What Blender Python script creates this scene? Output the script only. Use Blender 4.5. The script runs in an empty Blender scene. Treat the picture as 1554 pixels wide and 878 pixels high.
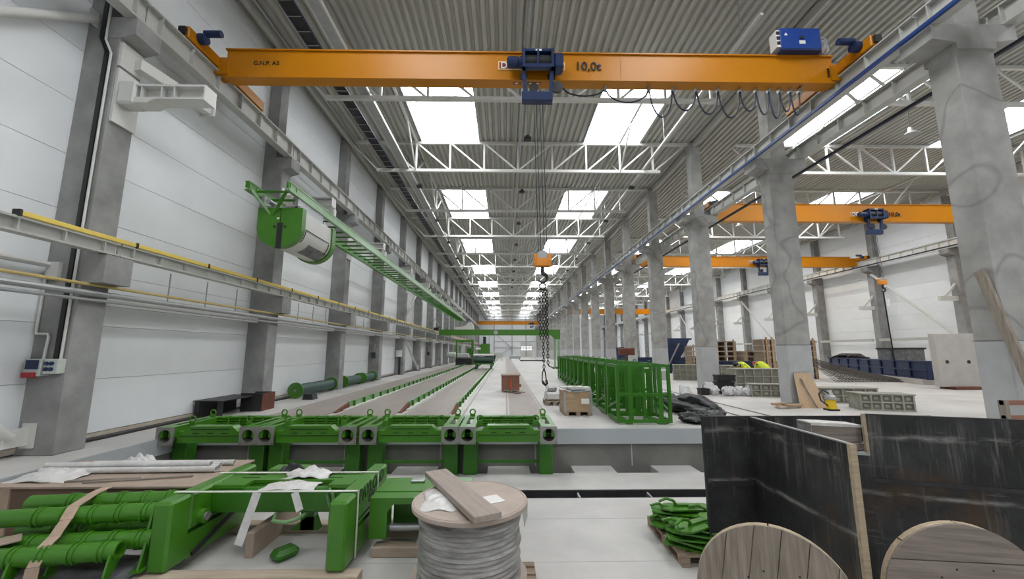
import bpy, math, random
from mathutils import Vector, Matrix
random.seed(7)
scene = bpy.context.scene
C = scene.collection

# ------------------------------------------------------------------ camera
CAM_H = 1.8
cam_d = bpy.data.cameras.new('camera'); cam = bpy.data.objects.new('camera', cam_d); C.objects.link(cam)
cam_d.sensor_width = 36.0; cam_d.lens = 614.0 / 1554.0 * 36.0; cam_d.clip_end = 400; cam_d.clip_start = 0.05
cam.location = (0, 0, CAM_H)
cam.rotation_euler = (math.radians(90 + 8.613), 0, math.radians(-0.9226))
scene.camera = cam

# ------------------------------------------------------------------ view, sky, daylight
scene.view_settings.view_transform = 'Standard'; scene.view_settings.look = 'None'
scene.view_settings.gamma = 1.0; scene.view_settings.use_curve_mapping = False
scene.view_settings.exposure = 0.06
w = bpy.data.worlds.new('world'); scene.world = w; w.use_nodes = True
w.node_tree.nodes['Background'].inputs[0].default_value = (0.80, 0.88, 1.0, 1)
w.node_tree.nodes['Background'].inputs[1].default_value = 1.2
SKY_PANE = 7.6        # brightness of the overcast sky through the rooflight panes
LAMP_W = 110          # watts of one warm high bay lamp in the side nave

# ------------------------------------------------------------------ materials
def _mat(name):
    m = bpy.data.materials.new(name); m.use_nodes = True
    nt = m.node_tree; b = nt.nodes['Principled BSDF']
    return m, nt, b
def mat(name, col, rough=0.6, metal=0.0, var=0.12, scale=4.0, bump=0.0, bscale=60.0, stretch=(1, 1, 1), col2=None, detail=5, spec=0.5, hi=0.7, lo=0.3):
    """principled surface with a noise between col and a second tone, in object space"""
    m, nt, b = _mat(name); N = nt.nodes; L = nt.links
    b.inputs['Roughness'].default_value = rough; b.inputs['Metallic'].default_value = metal
    b.inputs['Specular IOR Level'].default_value = spec
    tc = N.new('ShaderNodeTexCoord'); mp = N.new('ShaderNodeMapping'); mp.inputs['Scale'].default_value = stretch
    L.new(tc.outputs['Object'], mp.inputs['Vector'])
    nz = N.new('ShaderNodeTexNoise'); nz.inputs['Scale'].default_value = scale; nz.inputs['Detail'].default_value = detail
    nz.inputs['Roughness'].default_value = 0.6
    L.new(mp.outputs[0], nz.inputs['Vector'])
    rp = N.new('ShaderNodeValToRGB'); rp.color_ramp.elements[0].position = lo; rp.color_ramp.elements[1].position = hi
    c1 = tuple(c * (1 - var) for c in col); c2 = col2 if col2 else tuple(min(1, c * (1 + var)) for c in col)
    rp.color_ramp.elements[0].color = (*c1, 1); rp.color_ramp.elements[1].color = (*c2, 1)
    L.new(nz.outputs['Fac'], rp.inputs['Fac']); L.new(rp.outputs['Color'], b.inputs['Base Color'])
    if bump > 0:
        n2 = N.new('ShaderNodeTexNoise'); n2.inputs['Scale'].default_value = bscale; n2.inputs['Detail'].default_value = 4
        L.new(mp.outputs[0], n2.inputs['Vector'])
        bp = N.new('ShaderNodeBump'); bp.inputs['Strength'].default_value = bump; bp.inputs['Distance'].default_value = 0.02
        L.new(n2.outputs['Fac'], bp.inputs['Height']); L.new(bp.outputs[0], b.inputs['Normal'])
    return m
def veined(name, col, dark, rough=0.8, scale=0.42, width=0.012, amount=0.42):
    """concrete with mottling and sparse dark flowing veins"""
    m, nt, b = _mat(name); N = nt.nodes; L = nt.links
    b.inputs['Roughness'].default_value = rough; b.inputs['Specular IOR Level'].default_value = 0.25
    geo = N.new('ShaderNodeNewGeometry')
    nz = N.new('ShaderNodeTexNoise'); nz.inputs['Scale'].default_value = 2.2; nz.inputs['Detail'].default_value = 7
    L.new(geo.outputs['Position'], nz.inputs['Vector'])
    rp = N.new('ShaderNodeValToRGB'); rp.color_ramp.elements[0].position = 0.3; rp.color_ramp.elements[1].position = 0.72
    rp.color_ramp.elements[0].color = (*[c * 0.78 for c in col], 1); rp.color_ramp.elements[1].color = (*[c * 1.15 for c in col], 1)
    L.new(nz.outputs['Fac'], rp.inputs['Fac'])
    n3 = N.new('ShaderNodeTexNoise'); n3.inputs['Scale'].default_value = scale; n3.inputs['Detail'].default_value = 1.5
    L.new(geo.outputs['Position'], n3.inputs['Vector'])
    s = N.new('ShaderNodeMath'); s.operation = 'SUBTRACT'; s.inputs[1].default_value = 0.5
    a = N.new('ShaderNodeMath'); a.operation = 'ABSOLUTE'
    L.new(n3.outputs['Fac'], s.inputs[0]); L.new(s.outputs[0], a.inputs[0])
    r2 = N.new('ShaderNodeValToRGB'); r2.color_ramp.elements[0].position = 0.0; r2.color_ramp.elements[1].position = width
    r2.color_ramp.elements[0].color = (amount, amount, amount, 1); r2.color_ramp.elements[1].color = (0, 0, 0, 1)
    L.new(a.outputs[0], r2.inputs['Fac'])
    mx = N.new('ShaderNodeMixRGB'); mx.inputs['Color2'].default_value = (*dark, 1)
    L.new(r2.outputs['Color'], mx.inputs['Fac']); L.new(rp.outputs['Color'], mx.inputs['Color1'])
    L.new(mx.outputs[0], b.inputs['Base Color'])
    return m
def wood(name, c1, c2, axis='X', rough=0.75, scale=3.0):
    st = {'X': (0.6, 9, 9), 'Y': (9, 0.6, 9), 'Z': (9, 9, 0.6)}[axis]
    return mat(name, c1, rough, 0, 0.0, scale, 0.25, 30, st, c2, detail=6, spec=0.25)
def glow(name, col, strength):
    m, nt, b = _mat(name)
    b.inputs['Base Color'].default_value = (*col, 1); b.inputs['Roughness'].default_value = 0.4
    b.inputs['Emission Color'].default_value = (*col, 1); b.inputs['Emission Strength'].default_value = strength
    return m
def scarred(name):
    """black shuttering steel with pale scrapes, rust and concrete runs"""
    m, nt, b = _mat(name); N = nt.nodes; L = nt.links
    geo = N.new('ShaderNodeNewGeometry')
    def layer(prev, sc, detail, p0, p1, colr, amount, stretch=(1, 1, 1)):
        mp = N.new('ShaderNodeMapping'); mp.inputs['Scale'].default_value = stretch
        L.new(geo.outputs['Position'], mp.inputs['Vector'])
        nz = N.new('ShaderNodeTexNoise'); nz.inputs['Scale'].default_value = sc; nz.inputs['Detail'].default_value = detail
        nz.inputs['Roughness'].default_value = 0.7
        L.new(mp.outputs[0], nz.inputs['Vector'])
        rp = N.new('ShaderNodeValToRGB'); rp.color_ramp.elements[0].position = p0; rp.color_ramp.elements[1].position = p1
        rp.color_ramp.elements[0].color = (0, 0, 0, 1); rp.color_ramp.elements[1].color = (amount,) * 3 + (1,)
        L.new(nz.outputs['Fac'], rp.inputs['Fac'])
        mx = N.new('ShaderNodeMixRGB'); mx.inputs['Color2'].default_value = (*colr, 1)
        L.new(rp.outputs['Color'], mx.inputs['Fac'])
        if prev is None: mx.inputs['Color1'].default_value = (0.016, 0.017, 0.018, 1)
        else: L.new(prev, mx.inputs['Color1'])
        return mx.outputs[0]
    o = layer(None, 1.3, 6, 0.42, 0.75, (0.055, 0.058, 0.060), 0.9)
    o = layer(o, 1.1, 5, 0.54, 0.70, (0.075, 0.042, 0.018), 0.7)
    o = layer(o, 1.0, 7, 0.57, 0.70, (0.20, 0.195, 0.185), 0.55, (7, 7, 0.6))
    o = layer(o, 1.2, 7, 0.61, 0.72, (0.24, 0.23, 0.22), 0.55, (0.7, 0.7, 5))
    def band(prev, zc, half, sc, p0, p1, colr, amount, stretch):
        sp_ = N.new('ShaderNodeSeparateXYZ'); L.new(geo.outputs['Position'], sp_.inputs[0])
        w1 = N.new('ShaderNodeTexNoise'); w1.inputs['Scale'].default_value = 1.7; L.new(geo.outputs['Position'], w1.inputs['Vector'])
        m1 = N.new('ShaderNodeMath'); m1.operation = 'MULTIPLY_ADD'; m1.inputs[1].default_value = 0.10; L.new(w1.outputs['Fac'], m1.inputs[0]); L.new(sp_.outputs['Z'], m1.inputs[2])
        m2 = N.new('ShaderNodeMath'); m2.operation = 'SUBTRACT'; m2.inputs[1].default_value = zc + 0.05; L.new(m1.outputs[0], m2.inputs[0])
        m3 = N.new('ShaderNodeMath'); m3.operation = 'ABSOLUTE'; L.new(m2.outputs[0], m3.inputs[0])
        m4 = N.new('ShaderNodeMapRange'); m4.inputs['From Min'].default_value = 0; m4.inputs['From Max'].default_value = half; m4.inputs['To Min'].default_value = amount; m4.inputs['To Max'].default_value = 0
        L.new(m3.outputs[0], m4.inputs['Value'])
        mp = N.new('ShaderNodeMapping'); mp.inputs['Scale'].default_value = stretch; L.new(geo.outputs['Position'], mp.inputs['Vector'])
        nz = N.new('ShaderNodeTexNoise'); nz.inputs['Scale'].default_value = sc; nz.inputs['Detail'].default_value = 7; nz.inputs['Roughness'].default_value = 0.7; L.new(mp.outputs[0], nz.inputs['Vector'])
        m5 = N.new('ShaderNodeMapRange'); m5.inputs['From Min'].default_value = p0; m5.inputs['From Max'].default_value = p1; L.new(nz.outputs['Fac'], m5.inputs['Value'])
        m6 = N.new('ShaderNodeMath'); m6.operation = 'MULTIPLY'; L.new(m4.outputs[0], m6.inputs[0]); L.new(m5.outputs[0], m6.inputs[1])
        mx = N.new('ShaderNodeMixRGB'); mx.inputs['Color2'].default_value = (*colr, 1); L.new(m6.outputs[0], mx.inputs['Fac']); L.new(prev, mx.inputs['Color1'])
        return mx.outputs[0]
    o = band(o, 0.80, 0.05, 3.0, 0.42, 0.6, (0.30, 0.29, 0.27), 0.8, (1, 1, 3))
    o = band(o, 0.16, 0.035, 2.0, 0.44, 0.6, (0.30, 0.295, 0.28), 0.8, (0.8, 0.8, 3))
    o = band(o, 0.72, 0.42, 1.0, 0.54, 0.68, (0.26, 0.245, 0.225), 0.7, (11, 11, 0.5))
    L.new(o, b.inputs['Base Color'])
    b.inputs['Roughness'].default_value = 0.55; b.inputs['Specular IOR Level'].default_value = 0.35
    return m

M = {}
M['panel'] = mat('wall_panel_white', (0.83, 0.855, 0.87), 0.42, 0, 0.03, 0.8, spec=0.45)
M['joint'] = mat('dark_joint', (0.16, 0.17, 0.18), 0.8)
M['deck'] = mat('roof_deck_grey', (0.45, 0.447, 0.41), 0.5, 0, 0.05, 1.0, spec=0.35)
M['curb'] = mat('curb_white', (0.72, 0.80, 0.90), 0.6, 0, 0.02)
M['pane'] = glow('skylight_pane', (0.99, 0.99, 0.985), SKY_PANE)
M['pane_rib'] = mat('pane_rib', (0.55, 0.57, 0.58), 0.6)
M['conc_l'] = mat('column_concrete', (0.29, 0.29, 0.285), 0.85, 0, 0.25, 1.6, 0.12, 25, spec=0.25, detail=8)
M['conc_r'] = veined('column_concrete_veined', (0.36, 0.355, 0.338), (0.13, 0.13, 0.12))
M['conc_base'] = mat('column_base_smooth', (0.42, 0.425, 0.43), 0.8, 0, 0.08, 2.0, spec=0.25)
M['floor'] = mat('hall_floor', (0.49, 0.478, 0.46), 0.5, 0, 0.2, 0.5, 0.03, 12, spec=0.35, detail=8)
M['floor_low'] = mat('lower_floor', (0.49, 0.48, 0.465), 0.55, 0, 0.16, 0.8, 0.03, 12, spec=0.3, detail=8)
M['bed'] = mat('casting_bed_deck', (0.31, 0.275, 0.25), 0.5, 0, 0.14, 0.9, spec=0.35, detail=7, stretch=(1, 0.25, 1))
M['slab_face'] = mat('slab_face', (0.40, 0.43, 0.445), 0.6, 0, 0.06, 1.2)
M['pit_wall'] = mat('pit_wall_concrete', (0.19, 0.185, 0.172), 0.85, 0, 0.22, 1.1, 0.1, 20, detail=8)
M['black'] = mat('black_plastic', (0.014, 0.014, 0.016), 0.5)
M['dark_steel'] = mat('dark_steel', (0.035, 0.035, 0.038), 0.5, 0.3, 0.3)
M['steel_w'] = mat('white_painted_steel', (0.62, 0.62, 0.59), 0.4, 0, 0.04, spec=0.45)
M['steel_g'] = mat('galvanised_steel', (0.42, 0.43, 0.44), 0.4, 0.6, 0.1)
M['runway'] = mat('runway_beam_paint', (0.47, 0.47, 0.44), 0.45, 0, 0.06)
M['orange'] = mat('crane_orange', (0.50, 0.185, 0.002), 0.36, 0, 0.03, 1.0, spec=0.35)
M['hook_orange'] = mat('hook_block_orange', (0.70, 0.25, 0.03), 0.4)
M['blue'] = mat('hoist_blue', (0.008, 0.024, 0.085), 0.4, 0, 0.1)
M['cab_blue'] = mat('cabinet_blue', (0.010, 0.05, 0.26), 0.42, 0, 0.05)
M['navy'] = mat('form_navy', (0.012, 0.028, 0.085), 0.5, 0, 0.25)
M['green'] = mat('machine_green', (0.046, 0.190, 0.006), 0.42, 0, 0.08, 2.0, spec=0.25)
M['green_s'] = mat('side_form_green', (0.15, 0.31, 0.12), 0.35, 0, 0.2, 3.0)
for _m in (M['green'], M['green_s']):
    _b = _m.node_tree.nodes['Principled BSDF']; _b.inputs['Coat Weight'].default_value = 0.6; _b.inputs['Coat Roughness'].default_value = 0.32; _b.inputs['Coat IOR'].default_value = 1.6
M['green_d'] = mat('frame_green', (0.030, 0.150, 0.007), 0.36, 0, 0.08, 2.0, spec=0.5)
M['slot'] = mat('slot_dark', (0.008, 0.02, 0.006), 0.8)
M['flange'] = mat('machined_flange', (0.33, 0.33, 0.31), 0.4, 0.7, 0.12)
M['yellow'] = mat('conductor_yellow', (0.78, 0.58, 0.12), 0.4, 0, 0.05)
M['yellow_pipe'] = mat('gas_pipe_yellow', (0.55, 0.42, 0.16), 0.45, 0, 0.05)
M['rail_blue'] = mat('conductor_blue', (0.012, 0.05, 0.20), 0.4, 0, 0.05)
M['rail_dark'] = mat('conductor_dark', (0.012, 0.016, 0.04), 0.5)
M['wood'] = wood('pine_wood', (0.33, 0.22, 0.13), (0.52, 0.38, 0.24), 'X')
M['timber'] = wood('pale_timber', (0.36, 0.285, 0.215), (0.50, 0.42, 0.335), 'X')
M['wood_y'] = wood('pine_wood_lengthwise', (0.33, 0.23, 0.14), (0.50, 0.37, 0.25), 'Y')
M['wood_grey'] = wood('weathered_wood', (0.19, 0.16, 0.13), (0.36, 0.31, 0.26), 'Z')
M['wood_grey_x'] = wood('weathered_wood_crosswise', (0.17, 0.145, 0.125), (0.33, 0.28, 0.245), 'X')
M['wood_rim'] = wood('drum_rim_wood', (0.36, 0.28, 0.19), (0.52, 0.43, 0.31), 'X')
M['pallet'] = wood('pallet_wood', (0.22, 0.16, 0.11), (0.42, 0.33, 0.25), 'X')
M['ply'] = mat('plywood', (0.50, 0.36, 0.23), 0.7, 0, 0.1, 2.5, stretch=(4, 4, 0.6))
M['card'] = mat('brown_cardboard', (0.155, 0.098, 0.066), 0.8, 0, 0.15, 3.0)
M['card_l'] = mat('pale_cardboard', (0.37, 0.29, 0.235), 0.8, 0, 0.12, 3.0)
M['disc'] = mat('reel_disc_board', (0.42, 0.35, 0.30), 0.7, 0, 0.12, 3.0)
M['sill'] = mat('cream_sill', (0.52, 0.47, 0.39), 0.7)
M['plank'] = wood('grey_plank', (0.30, 0.255, 0.225), (0.40, 0.345, 0.305), 'Y')
M['wrap'] = mat('grey_stretch_film', (0.19, 0.185, 0.175), 0.35, 0, 0.35, 3.0, 0.5, 9, (1, 1, 6), (0.52, 0.51, 0.49), detail=6, spec=0.6, hi=0.78)
M['film'] = mat('white_film', (0.62, 0.61, 0.60), 0.35, 0, 0.15, 6.0, 0.4, 14)
M['film_grey'] = mat('grey_film', (0.14, 0.145, 0.15), 0.4, 0, 0.5, 5.0, 0.6, 10)
M['strap'] = mat('packing_strap', (0.60, 0.62, 0.56), 0.5)
M['strap_brown'] = mat('paper_strap', (0.45, 0.33, 0.25), 0.7)
M['paper'] = mat('white_paper', (0.74, 0.73, 0.71), 0.7, 0, 0.03)
M['lettering'] = mat('black_lettering', (0.012, 0.010, 0.010), 0.6)
M['lettering_g'] = mat('dark_green_lettering', (0.012, 0.045, 0.010), 0.6)
M['sign_red'] = mat('sign_dark_red', (0.17, 0.012, 0.010), 0.5)
M['sign_cream'] = mat('sign_cream', (0.80, 0.60, 0.32), 0.5)
M['rust'] = mat('rusty_steel', (0.14, 0.045, 0.028), 0.8, 0, 0.3, 6)
M['brown_box'] = mat('brown_crate_paint', (0.27, 0.125, 0.085), 0.75, 0, 0.15, 3.0)
M['orange_mark'] = mat('orange_spray_mark', (0.60, 0.09, 0.03), 0.7)
M['tarp'] = mat('black_tarp', (0.022, 0.024, 0.027), 0.42, 0, 0.4, 5, 0.5, 8)
M['bag'] = mat('white_sack', (0.62, 0.62, 0.63), 0.7, 0, 0.12, 7, 0.3, 20)
M['form'] = mat('formwork_concrete_grey', (0.30, 0.295, 0.245), 0.8, 0, 0.25, 3, detail=7)
M['form_d'] = mat('formwork_cell', (0.20, 0.195, 0.16), 0.85, 0, 0.25, 4)
M['conc_new'] = mat('precast_slab', (0.44, 0.42, 0.395), 0.8, 0, 0.1, 2.0, detail=7)
M['rebar'] = mat('rebar_steel', (0.085, 0.075, 0.068), 0.7, 0.3, 0.3, 8)
M['hivis'] = mat('hivis_yellow', (0.62, 0.72, 0.03), 0.7)
M['skin'] = mat('skin', (0.48, 0.29, 0.21), 0.6)
M['trouser'] = mat('dark_work_trousers', (0.03, 0.035, 0.05), 0.8)
M['helmet'] = mat('red_helmet', (0.45, 0.05, 0.03), 0.4)
M['pump_y'] = mat('pump_yellow', (0.70, 0.45, 0.01), 0.45)
M['grey_box'] = mat('light_grey_plastic', (0.50, 0.53, 0.50), 0.5)
M['red'] = mat('socket_red', (0.35, 0.02, 0.025), 0.45)
M['scar'] = scarred('shuttering_steel')
M['chain'] = mat('chain_dark', (0.025, 0.02, 0.022), 0.5, 0.6)
M['rope'] = mat('steel_rope', (0.06, 0.06, 0.065), 0.5, 0.5)
M['tarp_g'] = mat('roller_dark_green', (0.03, 0.075, 0.06), 0.5, 0, 0.2)
M['gate_glass'] = glow('gate_window', (0.95, 0.98, 1.0), 1.0)

# ------------------------------------------------------------------ mesh helpers
class MB:
    def __init__(s): s.v = []; s.f = []
    def add(s, vs, fs):
        n = len(s.v); s.v += [tuple(v) for v in vs]; s.f += [tuple(i + n for i in f) for f in fs]; return s
    def box(s, x0, x1, y0, y1, z0, z1):
        vs = [(x0, y0, z0), (x1, y0, z0), (x1, y1, z0), (x0, y1, z0), (x0, y0, z1), (x1, y0, z1), (x1, y1, z1), (x0, y1, z1)]
        return s.add(vs, [(0, 3, 2, 1), (4, 5, 6, 7), (0, 1, 5, 4), (1, 2, 6, 5), (2, 3, 7, 6), (3, 0, 4, 7)])
    def cbox(s, x0, x1, y0, y1, z0, z1, c=0.02):
        """box with chamfered edges"""
        vs = []
        X = (x0, x1); Y = (y0, y1); Z = (z0, z1)
        idx = {}
        for i in (0, 1):
            for j in (0, 1):
                for k in (0, 1):
                    p = (X[i], Y[j], Z[k]); d = (c if i == 0 else -c, c if j == 0 else -c, c if k == 0 else -c)
                    for a in range(3):
                        q = list(p)
                        for b in range(3):
                            if b != a: q[b] += d[b]
                        idx[(i, j, k, a)] = len(vs); vs.append(q)
        F = []
        for a in range(3):
            o = [b for b in range(3) if b != a]
            for sgn in (0, 1):
                loop = []
                for u, v in ((0, 0), (1, 0), (1, 1), (0, 1)):
                    t = [0, 0, 0]; t[a] = sgn; t[o[0]] = u; t[o[1]] = v
                    loop.append(idx[(*t, a)])
                F.append(tuple(loop))
        for a in range(3):
            o = [b for b in range(3) if b != a]
            for u in (0, 1):
                for v in (0, 1):
                    t0 = [0, 0, 0]; t0[o[0]] = u; t0[o[1]] = v; t1 = list(t0); t1[a] = 1
                    F.append((idx[(*t0, o[0])], idx[(*t1, o[0])], idx[(*t1, o[1])], idx[(*t0, o[1])]))
        for i in (0, 1):
            for j in (0, 1):
                for k in (0, 1): F.append((idx[(i, j, k, 0)], idx[(i, j, k, 1)], idx[(i, j, k, 2)]))
        return s.add(vs, F)
    def bar(s, p0, p1, wd, ht, up=(0, 0, 1)):
        p0 = Vector(p0); p1 = Vector(p1); d = (p1 - p0).normalized(); u = Vector(up)
        if abs(d.dot(u)) > 0.99: u = Vector((0, 1, 0))
        sd = d.cross(u).normalized(); u = sd.cross(d).normalized()
        vs = [p + sd * a * wd / 2 + u * b * ht / 2 for p in (p0, p1) for a, b in ((-1, -1), (1, -1), (1, 1), (-1, 1))]
        return s.add(vs, [(0, 1, 2, 3), (7, 6, 5, 4), (0, 4, 5, 1), (1, 5, 6, 2), (2, 6, 7, 3), (3, 7, 4, 0)])
    def path(s, pts, r, n=8, caps=True):
        pts = [Vector(p) for p in pts]; rings = []
        rr = r if isinstance(r, (list, tuple)) else [r] * len(pts)
        ref = None
        for i, p in enumerate(pts):
            d = ((pts[min(i + 1, len(pts) - 1)] - pts[max(i - 1, 0)])).normalized()
            if ref is None:
                ref = Vector((0, 0, 1)) if abs(d.z) < 0.9 else Vector((1, 0, 0))
            a = d.cross(ref).normalized(); b = a.cross(d).normalized(); ref = b
            rings.append([p + (a * math.cos(t * 2 * math.pi / n) + b * math.sin(t * 2 * math.pi / n)) * rr[i] for t in range(n)])
        vs = [v for g in rings for v in g]; F = []
        for i in range(len(rings) - 1):
            for t in range(n):
                F.append((i * n + t, i * n + (t + 1) % n, (i + 1) * n + (t + 1) % n, (i + 1) * n + t))
        if caps: F.append(tuple(range(n - 1, -1, -1))); F.append(tuple((len(rings) - 1) * n + t for t in range(n)))
        return s.add(vs, F)
    def tube(s, p0, p1, r, n=10): return s.path([p0, p1], r, n)
    def pipe(s, p0, p1, r, ri, n=16):
        """hollow open tube"""
        p0 = Vector(p0); p1 = Vector(p1); d = (p1 - p0).normalized()
        ref = Vector((0, 0, 1)) if abs(d.z) < 0.9 else Vector((1, 0, 0))
        a = d.cross(ref).normalized(); b = a.cross(d)
        vs = []
        for p, q in ((p0, r), (p1, r), (p1, ri), (p0, ri)):
            vs += [p + (a * math.cos(t * 2 * math.pi / n) + b * math.sin(t * 2 * math.pi / n)) * q for t in range(n)]
        F = []
        for k in range(4):
            for t in range(n):
                F.append((k * n + t, k * n + (t + 1) % n, ((k + 1) % 4) * n + (t + 1) % n, ((k + 1) % 4) * n + t))
        return s.add(vs, F)
    def prism(s, poly, axis, a, b):
        """poly of 2D points extruded along an axis: X -> (y,z), Y -> (x,z), Z -> (x,y)"""
        n = len(poly)
        def P(q, t): return {'X': (t, q[0], q[1]), 'Y': (q[0], t, q[1]), 'Z': (q[0], q[1], t)}[axis]
        vs = [P(q, a) for q in poly] + [P(q, b) for q in poly]
        F = [tuple(range(n)), tuple(range(2 * n - 1, n - 1, -1))] + [(i, i + n, (i + 1) % n + n, (i + 1) % n) for i in range(n)]
        return s.add(vs, F)
    def ring(s, c, R, r, axis='Y', n=20, m=8, a0=0, a1=2 * math.pi):
        full = abs(a1 - a0 - 2 * math.pi) < 1e-6
        vs = []; F = []; cnt = n if full else n + 1
        for i in range(cnt):
            t = a0 + (a1 - a0) * i / n
            for j in range(m):
                q = 2 * math.pi * j / m; rad = R + r * math.cos(q); h = r * math.sin(q)
                u, v = rad * math.cos(t), rad * math.sin(t)
                p = {'Y': (u, h, v), 'X': (h, u, v), 'Z': (u, v, h)}[axis]
                vs.append((c[0] + p[0], c[1] + p[1], c[2] + p[2]))
        for i in range(n):
            for j in range(m):
                i2 = (i + 1) % cnt
                F.append((i * m + j, i2 * m + j, i2 * m + (j + 1) % m, i * m + (j + 1) % m))
        return s.add(vs, F)
    def lathe(s, prof, c, axis='Z', n=32):
        """prof of (radius, height)"""
        vs = []; F = []
        for r, h in prof:
            for t in range(n):
                a = 2 * math.pi * t / n; u, v = r * math.cos(a), r * math.sin(a)
                p = {'Z': (u, v, h), 'Y': (u, h, v), 'X': (h, u, v)}[axis]
                vs.append((c[0] + p[0], c[1] + p[1], c[2] + p[2]))
        k = len(prof)
        for i in range(k - 1):
            for t in range(n): F.append((i * n + t, i * n + (t + 1) % n, (i + 1) * n + (t + 1) % n, (i + 1) * n + t))
        F.append(tuple(range(n - 1, -1, -1))); F.append(tuple((k - 1) * n + t for t in range(n)))
        return s.add(vs, F)
    def ibeam(s, p0, p1, w_, h, tf=0.03, tw=0.02):
        """I section running along Y; p0,p1 = (x, y, z of mid height)"""
        x, y0, z = p0; y1 = p1[1]
        pr = [(x - w_ / 2, z - h / 2), (x + w_ / 2, z - h / 2), (x + w_ / 2, z - h / 2 + tf), (x + tw / 2, z - h / 2 + tf), (x + tw / 2, z + h / 2 - tf),
              (x + w_ / 2, z + h / 2 - tf), (x + w_ / 2, z + h / 2), (x - w_ / 2, z + h / 2), (x - w_ / 2, z + h / 2 - tf), (x - tw / 2, z + h / 2 - tf), (x - tw / 2, z - h / 2 + tf), (x - w_ / 2, z - h / 2 + tf)]
        return s.prism(pr, 'Y', y0, y1)
    def mesh(s, name, off=(0, 0, 0)):
        me = bpy.data.meshes.new(name)
        me.from_pydata([(v[0] - off[0], v[1] - off[1], v[2] - off[2]) for v in s.v], [], s.f)
        me.update(); return me

ORG = {}
def fix(me):
    import bmesh
    bm = bmesh.new(); bm.from_mesh(me); bmesh.ops.recalc_face_normals(bm, faces=bm.faces); bm.to_mesh(me); bm.free()
def smooth_by_angle(me, ang=0.6):
    me.polygons.foreach_set('use_smooth', [True] * len(me.polygons))
    import bmesh
    bm = bmesh.new(); bm.from_mesh(me)
    for e in bm.edges:
        if len(e.link_faces) != 2 or e.calc_face_angle(0) > ang: e.smooth = False
    bm.to_mesh(me); bm.free(); me.update()
def tag(o, label=None, cat=None, group=None, kind=None):
    if label: o['label'] = label
    if cat: o['category'] = cat
    if group: o['group'] = group
    if kind: o['kind'] = kind
    return o
def thing(name, label, cat, loc=(0, 0, 0), rz=0.0, group=None, world=True):
    """Empty at the base of a thing; parts given in world coordinates (world) or in its own"""
    o = bpy.data.objects.new(name, None); C.objects.link(o); o.location = loc; o.rotation_euler = (0, 0, rz); o.empty_display_size = 0.2
    ORG[o.name] = tuple(loc) if world else (0, 0, 0)
    return tag(o, label, cat, group)
def part(name, mb, m, parent, smooth=False, label=None, kind=None):
    off = ORG.get(parent.name, (0, 0, 0)) if parent else (0, 0, 0)
    me = mb.mesh(name, off); fix(me)
    if smooth: smooth_by_angle(me)
    me.materials.append(M[m] if isinstance(m, str) else m)
    o = bpy.data.objects.new(name, me); C.objects.link(o)
    if parent: o.parent = parent; ORG[o.name] = off
    return tag(o, label, None, None, kind)
def single(name, mb, m, label, cat, group=None, smooth=False, base=None, rot=None):
    """a thing that is one mesh; origin at its base"""
    if base is None:
        xs = [v[0] for v in mb.v]; ys = [v[1] for v in mb.v]; zs = [v[2] for v in mb.v]
        base = ((min(xs) + max(xs)) / 2, (min(ys) + max(ys)) / 2, min(zs))
    me = mb.mesh(name, base); fix(me)
    if smooth: smooth_by_angle(me)
    me.materials.append(M[m] if isinstance(m, str) else m)
    o = bpy.data.objects.new(name, me); C.objects.link(o); o.location = base
    if rot: o.rotation_euler = rot
    return tag(o, label, cat, group)
def struct(name, mb, m, parent=None, smooth=False):
    o = part(name, mb, m, parent, smooth)
    if not parent: o['kind'] = 'structure'
    return o
def clone(o, parent=None, loc=None):
    """copy of an object and everything under it, sharing mesh data"""
    c = o.copy(); C.objects.link(c); c.parent = parent
    ORG[c.name] = ORG.get(o.name, (0, 0, 0))
    if loc is not None: c.location = loc
    for ch in list(o.children): clone(ch, c)
    return c
def share(name, me, parent, loc=(0, 0, 0), rot=None):
    o = bpy.data.objects.new(name, me); C.objects.link(o); o.parent = parent; o.location = loc
    if rot: o.rotation_euler = rot
    return o
def shared_mesh(name, mb, m, smooth=False):
    me = mb.mesh(name); fix(me)
    if smooth: smooth_by_angle(me)
    me.materials.append(M[m]); return me
def text(name, body, size, m, parent, loc, rot, extrude=0.003, align='CENTER'):
    cu = bpy.data.curves.new(name, 'FONT'); cu.body = body; cu.size = size; cu.extrude = extrude; cu.offset = size * 0.012
    cu.align_x = align; cu.align_y = 'CENTER'
    t = bpy.data.objects.new(name, cu); C.objects.link(t)
    bpy.context.view_layer.update()
    me = bpy.data.meshes.new_from_object(t.evaluated_get(bpy.context.evaluated_depsgraph_get()))
    bpy.data.objects.remove(t); me.materials.clear(); me.materials.append(M[m])
    o = bpy.data.objects.new(name, me); C.objects.link(o); o.parent = parent
    off = ORG.get(parent.name, (0, 0, 0)) if parent else (0, 0, 0)
    o.location = Vector(loc) - Vector(off); o.rotation_euler = rot
    return o
ORD = ['first', 'second', 'third', 'fourth', 'fifth', 'sixth', 'seventh', 'eighth', 'ninth', 'tenth', 'eleventh', 'twelfth', 'thirteenth', 'fourteenth',
       'fifteenth', 'sixteenth', 'seventeenth', 'eighteenth', 'nineteenth', 'twentieth', 'twenty-first', 'twenty-second']

# ------------------------------------------------------------------ layout
BAY = 6.05; Y0 = 7.5; NB = 19                       # bay length, first column line in view, number of bays
def YK(k): return Y0 + BAY * k
YEND = YK(NB) + 0.6; YBACK = YK(-4)
LW, LI = -8.52, -7.85                               # left wall face, inner face of the left columns
RI, RO = 9.42, 10.27                                # row of columns between the naves
SW, SI = 30.4, 29.7                                 # side nave wall face and its columns
ZR = 12.65                                          # underside of roof deck
ZL = -0.83                                          # lower floor
PX0, PX1, PY = -7.2, 7.6, 9.85                      # the sunken area in front

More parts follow.
